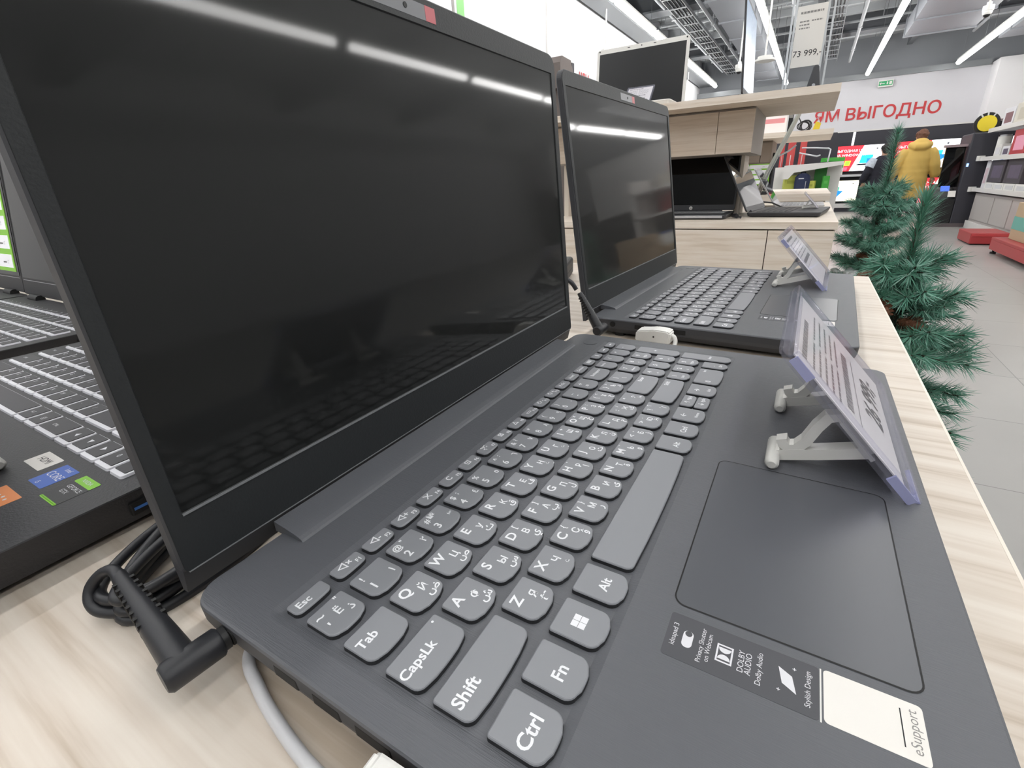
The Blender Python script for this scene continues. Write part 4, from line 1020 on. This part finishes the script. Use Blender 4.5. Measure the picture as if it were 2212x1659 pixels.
MB().box(.1, GL-.05, -.58, -.03, .12, .56).build('drawer_block', mat('greige drawer', '#a8a3a0', .5), gs)
for x0, x1 in ((.15, .9), (.95, 1.7), (1.75, 2.8)): MB().box(x0, x1, -.03, -.02, .16, .53).build('drawer_front', mat('greige drawer front', '#b4afac', .5) if 'greige drawer front' not in bpy.data.materials else bpy.data.materials['greige drawer front'], gs)
for z in (.60, 1.07, 1.49): MB().box(0, GL, -.60, .02, z, z+.035).box(0, GL, .02, .03, z-.01, z+.05).build('shelf_board', M_shelfw, gs)
for x in (GL-.03, .0): MB().box(x, x+.03, -.60, -.52, 0, 1.75).build('upright', M_shelfw, gs)
M_purple = mat('purple-grey carton', '#5f5668', .6, noise=.25, nscale=9); M_dkbox = mat('dark carton', '#4a454b', .6)
def pbox(label, x, z, w, h, d, m, m2=None, name='printer_carton'):
    t = thing(name, label, 'box', (8.3+x, -2.33, z))
    MB().box(0, w, -d, 0, 0, h, .004).build('carton_body', m, t)
    MB().box(w*.12, w*.8, 0, .002, h*.2, h*.75).build('printed_panel', m2 or M_inkg, t)
pbox('wide purple and dark printed carton on the lower shelf by the kiosk', 1.75, .74, .70, .32, .5, M_dkbox, M_purple)
pbox('second purple printed carton on the lower shelf, nearer the frame edge', .95, .74, .70, .32, .5, M_dkbox, M_purple)
for i in range(4):
    pbox('flat white carton under the purple ones, %s from the kiosk' % ('first', 'second', 'third', 'fourth')[i], 2.05-.48*i, .635, .46, .10, .5, M_white, M_wallw, 'white_carton')
pbox('tall pale pink and white carton at the shelf end beside the kiosk', 2.50, .635, .20, .42, .45, M_wallg, mat('pale pink print', '#c9b3bb', .6), 'white_carton')
pbox('red carton with pink picture on the upper shelf', 1.15, 1.105, .60, .34, .5, mat('red carton', '#b13a42', .5), mat('pink picture', '#e9a0b8', .5), 'red_carton')
pbox('dark printer carton on the middle shelf', 1.80, 1.105, .32, .14, .4, M_wallg, M_purple, 'printer_carton')
pbox('white printer carton on the middle shelf, left of the dark print', 2.2, 1.105, .30, .18, .4, M_white, M_wallg, 'white_carton')
pbox('carton with red and dark picture on the top shelf', 2.05, 1.525, .50, .26, .45, M_wallg, mat('dusky picture', '#7d5a60', .6), 'picture_carton')
pbox('plain beige carton on the top shelf at the frame edge', 1.2, 1.525, .80, .28, .45, mat('beige carton', '#cbc6bb', .7), mat('beige print', '#bdb6a8', .7), 'beige_carton')
for x, z in ((2.95, .61), (2.95, 1.09)):
    t = thing('label_clip', 'row of white price label clips at the shelf end, %s shelf' % ('lower' if z < 1 else 'upper'), 'price tag', (8.3+x, -2.33, z))
    MB().box(-.05, .0, -.06, .05, 0, .03).build('holder', M_shelfw, t); MB().box(-.03, .02, .0, .10, -.03, .05, .004).build('clip', M_white, t); MB().box(.03, .08, .0, .10, -.03, .05, .004).build('clip', M_white, t)
cy = thing('white_canister', 'white rounded canister at the upper shelf end beside the red carton', 'canister', (8.3+2.66, -2.45, 1.105))
MB().cyl((0, 0, 0), (0, 0, .30), .085, 24).build('body', M_white, cy); MB().cyl((0, 0, .30), (0, 0, .325), .07, 20).build('lid', M_alu, cy)

# things along the left wall, glimpsed over the lids
wr = thing('brown_cabinet_top', 'grey-brown rounded equipment top rising behind the second notebook\'s lid', 'equipment', (3.33, 1.62, 0))
MB().box(0, .32, 0, .5, 0, 1.60, .01).build('pedestal', mat('grey brown plastic', '#6b625e', .6), wr)
MB().loops([[(x, y, z) for x, z in ((-.06, 1.60), (.16, 1.60), (.165, 1.70), (.11, 1.785), (-.03, 1.79), (-.06, 1.75))] for y in (.02, .30)]).build('rounded_cover', bpy.data.materials['grey brown plastic'], wr)
MB().box(.20, .235, .05, .20, 1.60, 1.79).build('upright_fin', M_dark, wr)
gsn = thing('green_poster', 'white poster with a green stripe on the left wall over the foreground lid', 'poster', (4.40, Y1-.02, 2.25))
MB().box(-.5, .18, 0, .012, 0, .62).build('sheet', M_wallg, gsn); MB().box(.02, .14, -.003, 0, 0, .62).build('green_stripe', mat('poster green', '#86c27a', .6), gsn); MB().box(-.06, -.02, -.003, 0, .02, .6).build('dark_stripe', M_inkg, gsn)
cn = thing('grey_cone', 'small grey cone tip on the left wall ledge over the foreground lid', 'cone', (5.25, 3.10, 0))
MB().box(-.10, .10, -.10, .10, 0, 2.16).build('column', M_wallw, cn)
MB().loops([[(r*math.cos(2*PI*k/16), r*math.sin(2*PI*k/16), z) for k in range(16)] for r, z in ((.075, 2.16), (.065, 2.2), (.03, 2.33), (.008, 2.36))], smooth=True).build('cone_tip', M_metal, cn)

# ================================================================== artificial firs
def fir(label, loc, H, tiers, seed, cones, snow, ymax=None):
    r = random.Random(seed)
    t = thing('artificial_fir', label, 'tree', loc)
    tr = MB().tube([(0, 0, 0), (.004, 0, H*.3), (-.004, .003, H*.6), (0, 0, H)], [.013, .012, .009, .004], 8)
    for k in range(3):
        a = 2*PI*k/3 + .4; tr.tube([(0, 0, .05), (.14*math.cos(a), .14*math.sin(a), .012), (.17*math.cos(a), .17*math.sin(a), .007)], .006, 6)
    F = MB(); F2 = MB(); ST = MB(); tips = []
    def needles(p0, p1, n, L, mbs=(F, F2)):
        p0 = Vector(p0); p1 = Vector(p1); d = (p1-p0).normalized(); L0 = (p1-p0).length
        u = d.orthogonal().normalized(); w = d.cross(u)
        for i in range(n):
            q = r.random(); a = r.uniform(0, 2*PI); c = p0 + (p1-p0)*q
            s = (u*math.cos(a) + w*math.sin(a)); k = r.uniform(.55, 1.0) if q < .93 else r.uniform(.15, .6)
            v = (d*r.uniform(.45, .95) + s*k).normalized() * L * r.uniform(.7, 1.15)
            v.z -= L*.10
            sd = d.cross(s).normalized() * .0009
            m = mbs[1] if r.random() < .22 else mbs[0]
            m.add([c - sd, c + sd, c + v*.6 + sd*.8, c + v, c + v*.6 - sd*.8], [(0, 1, 2, 3, 4)])
    def bough(p0, az, el, L, dens):
        if ymax is not None and math.sin(az) > .05: L = max(.03, min(L, (ymax - .035)/(math.sin(az)*math.cos(el))))
        d = Vector((math.cos(az)*math.cos(el), math.sin(az)*math.cos(el), math.sin(el)))
        pts = [Vector(p0)]; n = 4
        for i in range(n):
            pts.append(pts[-1] + d*(L/n)); d.z += r.uniform(-.06, .10); d.normalize()
        ST.tube(pts, [.004, .0035, .003, .0025, .002], 5)
        for i in range(n): needles(pts[i], pts[i+1], int(dens*L/n), .040)
        for i in (1, 2, 3):
            for sg in (-1, 1):
                if r.random() < .75:
                    a2 = az + sg*r.uniform(.5, .9); l2 = L*r.uniform(.28, .42)
                    e = pts[i] + Vector((math.cos(a2), math.sin(a2), r.uniform(-.05, .35)))*l2
                    ST.tube([pts[i], e], [.0025, .0015], 5); needles(pts[i], e, int(dens*l2), .036)
        tips.append(pts[-1])
    for z, L, n, el in tiers:
        a0 = r.uniform(0, 2*PI)
        for k in range(n): bough((0, 0, z + r.uniform(-.015, .015)), a0 + 2*PI*k/n + r.uniform(-.25, .25), el + r.uniform(-.12, .12), L*r.uniform(.85, 1.1), 1900)
    needles((0, 0, H*.80), (0, 0, H), 900, .050)
    needles((0, 0, H*.5), (0, 0, H*.82), 800, .048)
    tr.build('trunk', M_bark, t); ST.build('boughs', M_bark, t)
    for o in (F.build('foliage', M_green, t), F2.build('pale_foliage', M_green2, t)): o['kind'] = 'stuff'
    for x, y, z in cones:
        c = MB()
        for i in range(7):
            rr = .021*math.sin(PI*(i+1.2)/8.6); zz = -.028 + .008*i
            for k in range(8):
                a = 2*PI*(k + .5*(i % 2))/8
                c.add([(rr*.3*math.cos(a-.3), rr*.3*math.sin(a-.3), zz), (rr*math.cos(a-.28), rr*math.sin(a-.28), zz+.004), (rr*1.1*math.cos(a), rr*1.1*math.sin(a), zz+.007), (rr*math.cos(a+.28), rr*math.sin(a+.28), zz+.004), (rr*.3*math.cos(a+.3), rr*.3*math.sin(a+.3), zz)], [(0, 1, 2, 3, 4)])
        c.sphere((0, 0, 0), .012, .012, .026, 10, 7)
        o = c.build('pine_cone', M_cone, t, (x, y, z)); o.rotation_euler = (R(100), .3, x*9)
    if snow:
        for x, y, z, s in snow:
            m = MB()
            for k in range(9): m.sphere((r.uniform(-s, s), r.uniform(-s, s), r.uniform(-.01, .01)), s*r.uniform(.3, .55), None, s*.3, 8, 6)
            m.build('snow_clump', M_snow, t, (x, y, z))
    return t
fir('taller artificial fir at the right end of the wood counter', (2.45, -.190, 0), 1.13,
    [(.36, .15, 7, .15), (.45, .15, 7, .15), (.54, .145, 7, .2), (.62, .14, 7, .25), (.69, .13, 7, .3), (.76, .12, 7, .4), (.82, .11, 6, .5), (.88, .09, 6, .7)], 11,
    [(.03, -.06, .80), (-.05, .03, .66)], [(-.06, .07, .595, .035), (-.02, .10, .585, .03), (.02, .05, .74, .012)], .155)
fir('shorter artificial fir beyond the near table\'s corner, with pine cones', (1.20, -.130, 0), .935,
    [(.30, .15, 7, .05), (.38, .15, 7, .05), (.46, .14, 7, .1), (.54, .135, 7, .1), (.61, .13, 7, .15), (.67, .12, 7, .2), (.72, .10, 7, .4), (.77, .075, 6, .7)], 23,
    [(-.085, .045, .735), (.035, .055, .775), (-.035, -.010, .66), (-.06, -.02, .70)], [])

# ================================================================== people
def blob(name, build, m, parent, voxel=.014, loc=None, smooth=6):
    """overlapping tapered limbs fused into one continuous surface"""
    mb = MB(); build(mb); o = mb.build(name, m, parent, loc)
    md = o.modifiers.new('fuse', 'REMESH'); md.mode = 'VOXEL'; md.voxel_size = voxel; md.use_smooth_shade = True
    s = o.modifiers.new('relax', 'SMOOTH'); s.iterations = smooth; s.factor = .5
    return o
def oval(cx, cy, z, rx, ry, n=20): return [(cx + rx*math.cos(2*PI*k/n), cy + ry*math.sin(2*PI*k/n), z) for k in range(n)]
M_skin = mat('skin', '#c99b80', .6); M_hair = mat('brown hair', '#6a4634', .7, noise=.45, nscale=70); M_coat = mat('mustard coat', '#dcb863', .75, bump=.4, bscale=40)
M_trou = mat('black trousers', '#232327', .8); M_boot = mat('dark boots', '#2c2825', .7)
def hand(mb, w, d, side, s=1.0):
    """relaxed hand hanging from wrist w along d: palm, four unequal bent fingers, thumb on the side"""
    w = Vector(w); d = Vector(d).normalized(); a = Vector((1, 0, 0)); n = d.cross(a).normalized()
    mb.tube([w, w + d*.04, w + d*.085], [.024*s, .032*s, .030*s], 10)
    for i, L in enumerate((.066, .078, .072, .056)):
        b = w + d*.078 + a*(-.030+.020*i)
        mb.tube([b, b + d*L*.45, b + (d*.85 + n*.35*side).normalized()*L*.78, b + (d*.75 + n*.55*side).normalized()*L], [.0095, .009, .0085, .007], 7)
    b = w + d*.03 + a*.026
    mb.tube([b, b + (d*.6 + a*.8)*.035, b + (d*.95 + a*.45)*.062], [.012, .011, .008], 7)
def person(label, loc, rotz, M_c, M_h, H=1.66, hood=True, patch=None, coat_len=.44):
    """standing person, local +y forward, back toward -y"""
    t = thing('person', label, 'person', loc, rotz); k = H/1.66
    def body(b):
        b.loops([oval(0, 0, z*k, rx*k, ry*k) for z, rx, ry in ((.76, .12, .09), (.84, .165, .115), (.93, .165, .115), (1.05, .135, .10), (1.20, .165, .115), (1.32, .175, .105), (1.37, .11, .08), (1.41, .062, .062), (1.46, .058, .06))])
        b.sphere((0, .015*k, 1.545*k), .078*k, .095*k, .112*k, 18, 14)
        b.sphere((0, .105*k, 1.535*k), .014, .02, .018, 8, 6).sphere((0, .09*k, 1.495*k), .025, .014, .009, 8, 6)
        for s in (-1, 1):
            b.sphere((s*.078*k, .01*k, 1.54*k), .012, .02, .030, 8, 6)
            b.tube([(s*.085*k, 0, .84*k), (s*.088*k, .01, .47*k), (s*.09*k, -.005, .09*k)], [.085*k, .055*k, .038*k], 12)
            b.tube([(s*.09*k, -.02, .05), (s*.095*k, .06, .04), (s*.10*k, .14, .03)], [.035, .034, .022], 10)
            b.tube([(s*.165*k, 0, 1.30*k), (s*.255*k, -.01, 1.06*k), (s*.305*k, .05, .83*k)], [.05*k, .040*k, .028*k], 10)
            hand(b, (s*.305*k, .05, .83*k), (s*.10, .10, -1), s)
    blob('body', body, M_skin, t, .011, smooth=2)
    def eyes(b):
        for s in (-1, 1): b.sphere((s*.030*k, .098*k, 1.555*k), .010, .008, .007, 8, 6)
    mb = MB(); eyes(mb); mb.build('eyes', M_wallw, t)
    def hair(b):
        b.sphere((0, -.005*k, 1.575*k), .094*k, .105*k, .092*k, 18, 12).sphere((0, -.055*k, 1.53*k), .078*k, .055*k, .085*k, 14, 10)
        r = random.Random(4)
        for i in range(46):
            a = r.uniform(0, 2*PI); e = r.uniform(-.25, 1.5); b.sphere((.088*k*math.cos(a)*math.cos(e), -.01*k + .098*k*math.sin(a)*math.cos(e) if math.sin(a) < .5 else .03*k, 1.575*k + .086*k*math.sin(e)), .020*k, None, None, 8, 6)
    blob('hair', hair, M_h, t, .012, smooth=1)
    def trousers(b):
        b.loops([oval(0, 0, z*k, rx*k, ry*k) for z, rx, ry in ((.74, .13, .10), (.84, .175, .125), (.95, .17, .12))])
        for s in (-1, 1): b.tube([(s*.085*k, 0, .85*k), (s*.09*k, .01, .47*k), (s*.092*k, 0, .10*k)], [.098*k, .078*k, .068*k], 14)
    blob('trousers', trousers, M_trou, t, .016, smooth=3)
    def boots(b):
        for s in (-1, 1):
            b.tube([(s*.09*k, -.02, .20), (s*.09*k, -.02, .06)], [.056, .052], 12); b.tube([(s*.09*k, -.045, .042), (s*.095*k, .06, .042), (s*.10*k, .155, .034)], [.042, .046, .030], 12)
    blob('boots', boots, M_boot, t, .014, smooth=3)
    def coat(b):
        prof = ((coat_len/k, .245, .18), (coat_len/k+.05, .250, .185), (.70, .238, .178), (.80, .238, .176), (.86, .222, .166), (.93, .228, .166), (.96, .216, .158), (1.04, .222, .160), (1.07, .214, .155), (1.16, .222, .158), (1.19, .215, .152), (1.30, .205, .14), (1.37, .15, .12), (1.41, .10, .095))
        b.loops([oval(0, 0, z*k, rx*k, ry*k, 28) for z, rx, ry in prof])
        for s in (-1, 1):
            b.tube([(s*.165*k, 0, 1.31*k), (s*.215*k, 0, 1.24*k), (s*.265*k, -.012, 1.12*k), (s*.285*k, -.01, 1.04*k), (s*.31*k, .01, .96*k), (s*.335*k, .03, .88*k), (s*.34*k, .045, .82*k)], [.085*k, .098*k, .090*k, .096*k, .086*k, .085*k, .062*k], 16)
        if hood:
            b.tube([(-.11*k, .03*k, 1.40*k), (-.135*k, -.06*k, 1.40*k), (-.06*k, -.135*k, 1.37*k), (.06*k, -.135*k, 1.37*k), (.135*k, -.06*k, 1.40*k), (.11*k, .03*k, 1.40*k)], [.045*k, .062*k, .07*k, .07*k, .062*k, .045*k], 14)
            b.sphere((0, -.085*k, 1.435*k), .125*k, .075*k, .085*k, 18, 12)
            b.sphere((0, -.11*k, 1.37*k), .115*k, .06*k, .075*k, 18, 12)
    blob('coat', coat, M_c, t, .015, smooth=4)
    if patch:
        MB().tube([(-.175*k, -.0, 1.335*k), (-.235*k, -.005, 1.22*k), (-.262*k, -.012, 1.15*k)], [.094*k, .112*k, .106*k], 16).build('patterned_sleeve_cap', patch, t)
    return t
person('person in a long mustard-yellow hooded coat seen from behind, short brown hair', (12.35, -1.58, 0), R(-90), M_coat, M_hair, 1.66)
person('person in dark clothes with a blue-white patterned shoulder, behind the far tree top', (13.6, -1.18, 0), R(-82), mat('dark navy jacket', '#22232f', .8), mat('black hair', '#1c1a1a', .6), 1.50, False, mat('blue white cloth', '#c3cdec', .7, noise=.5, nscale=22), .60)
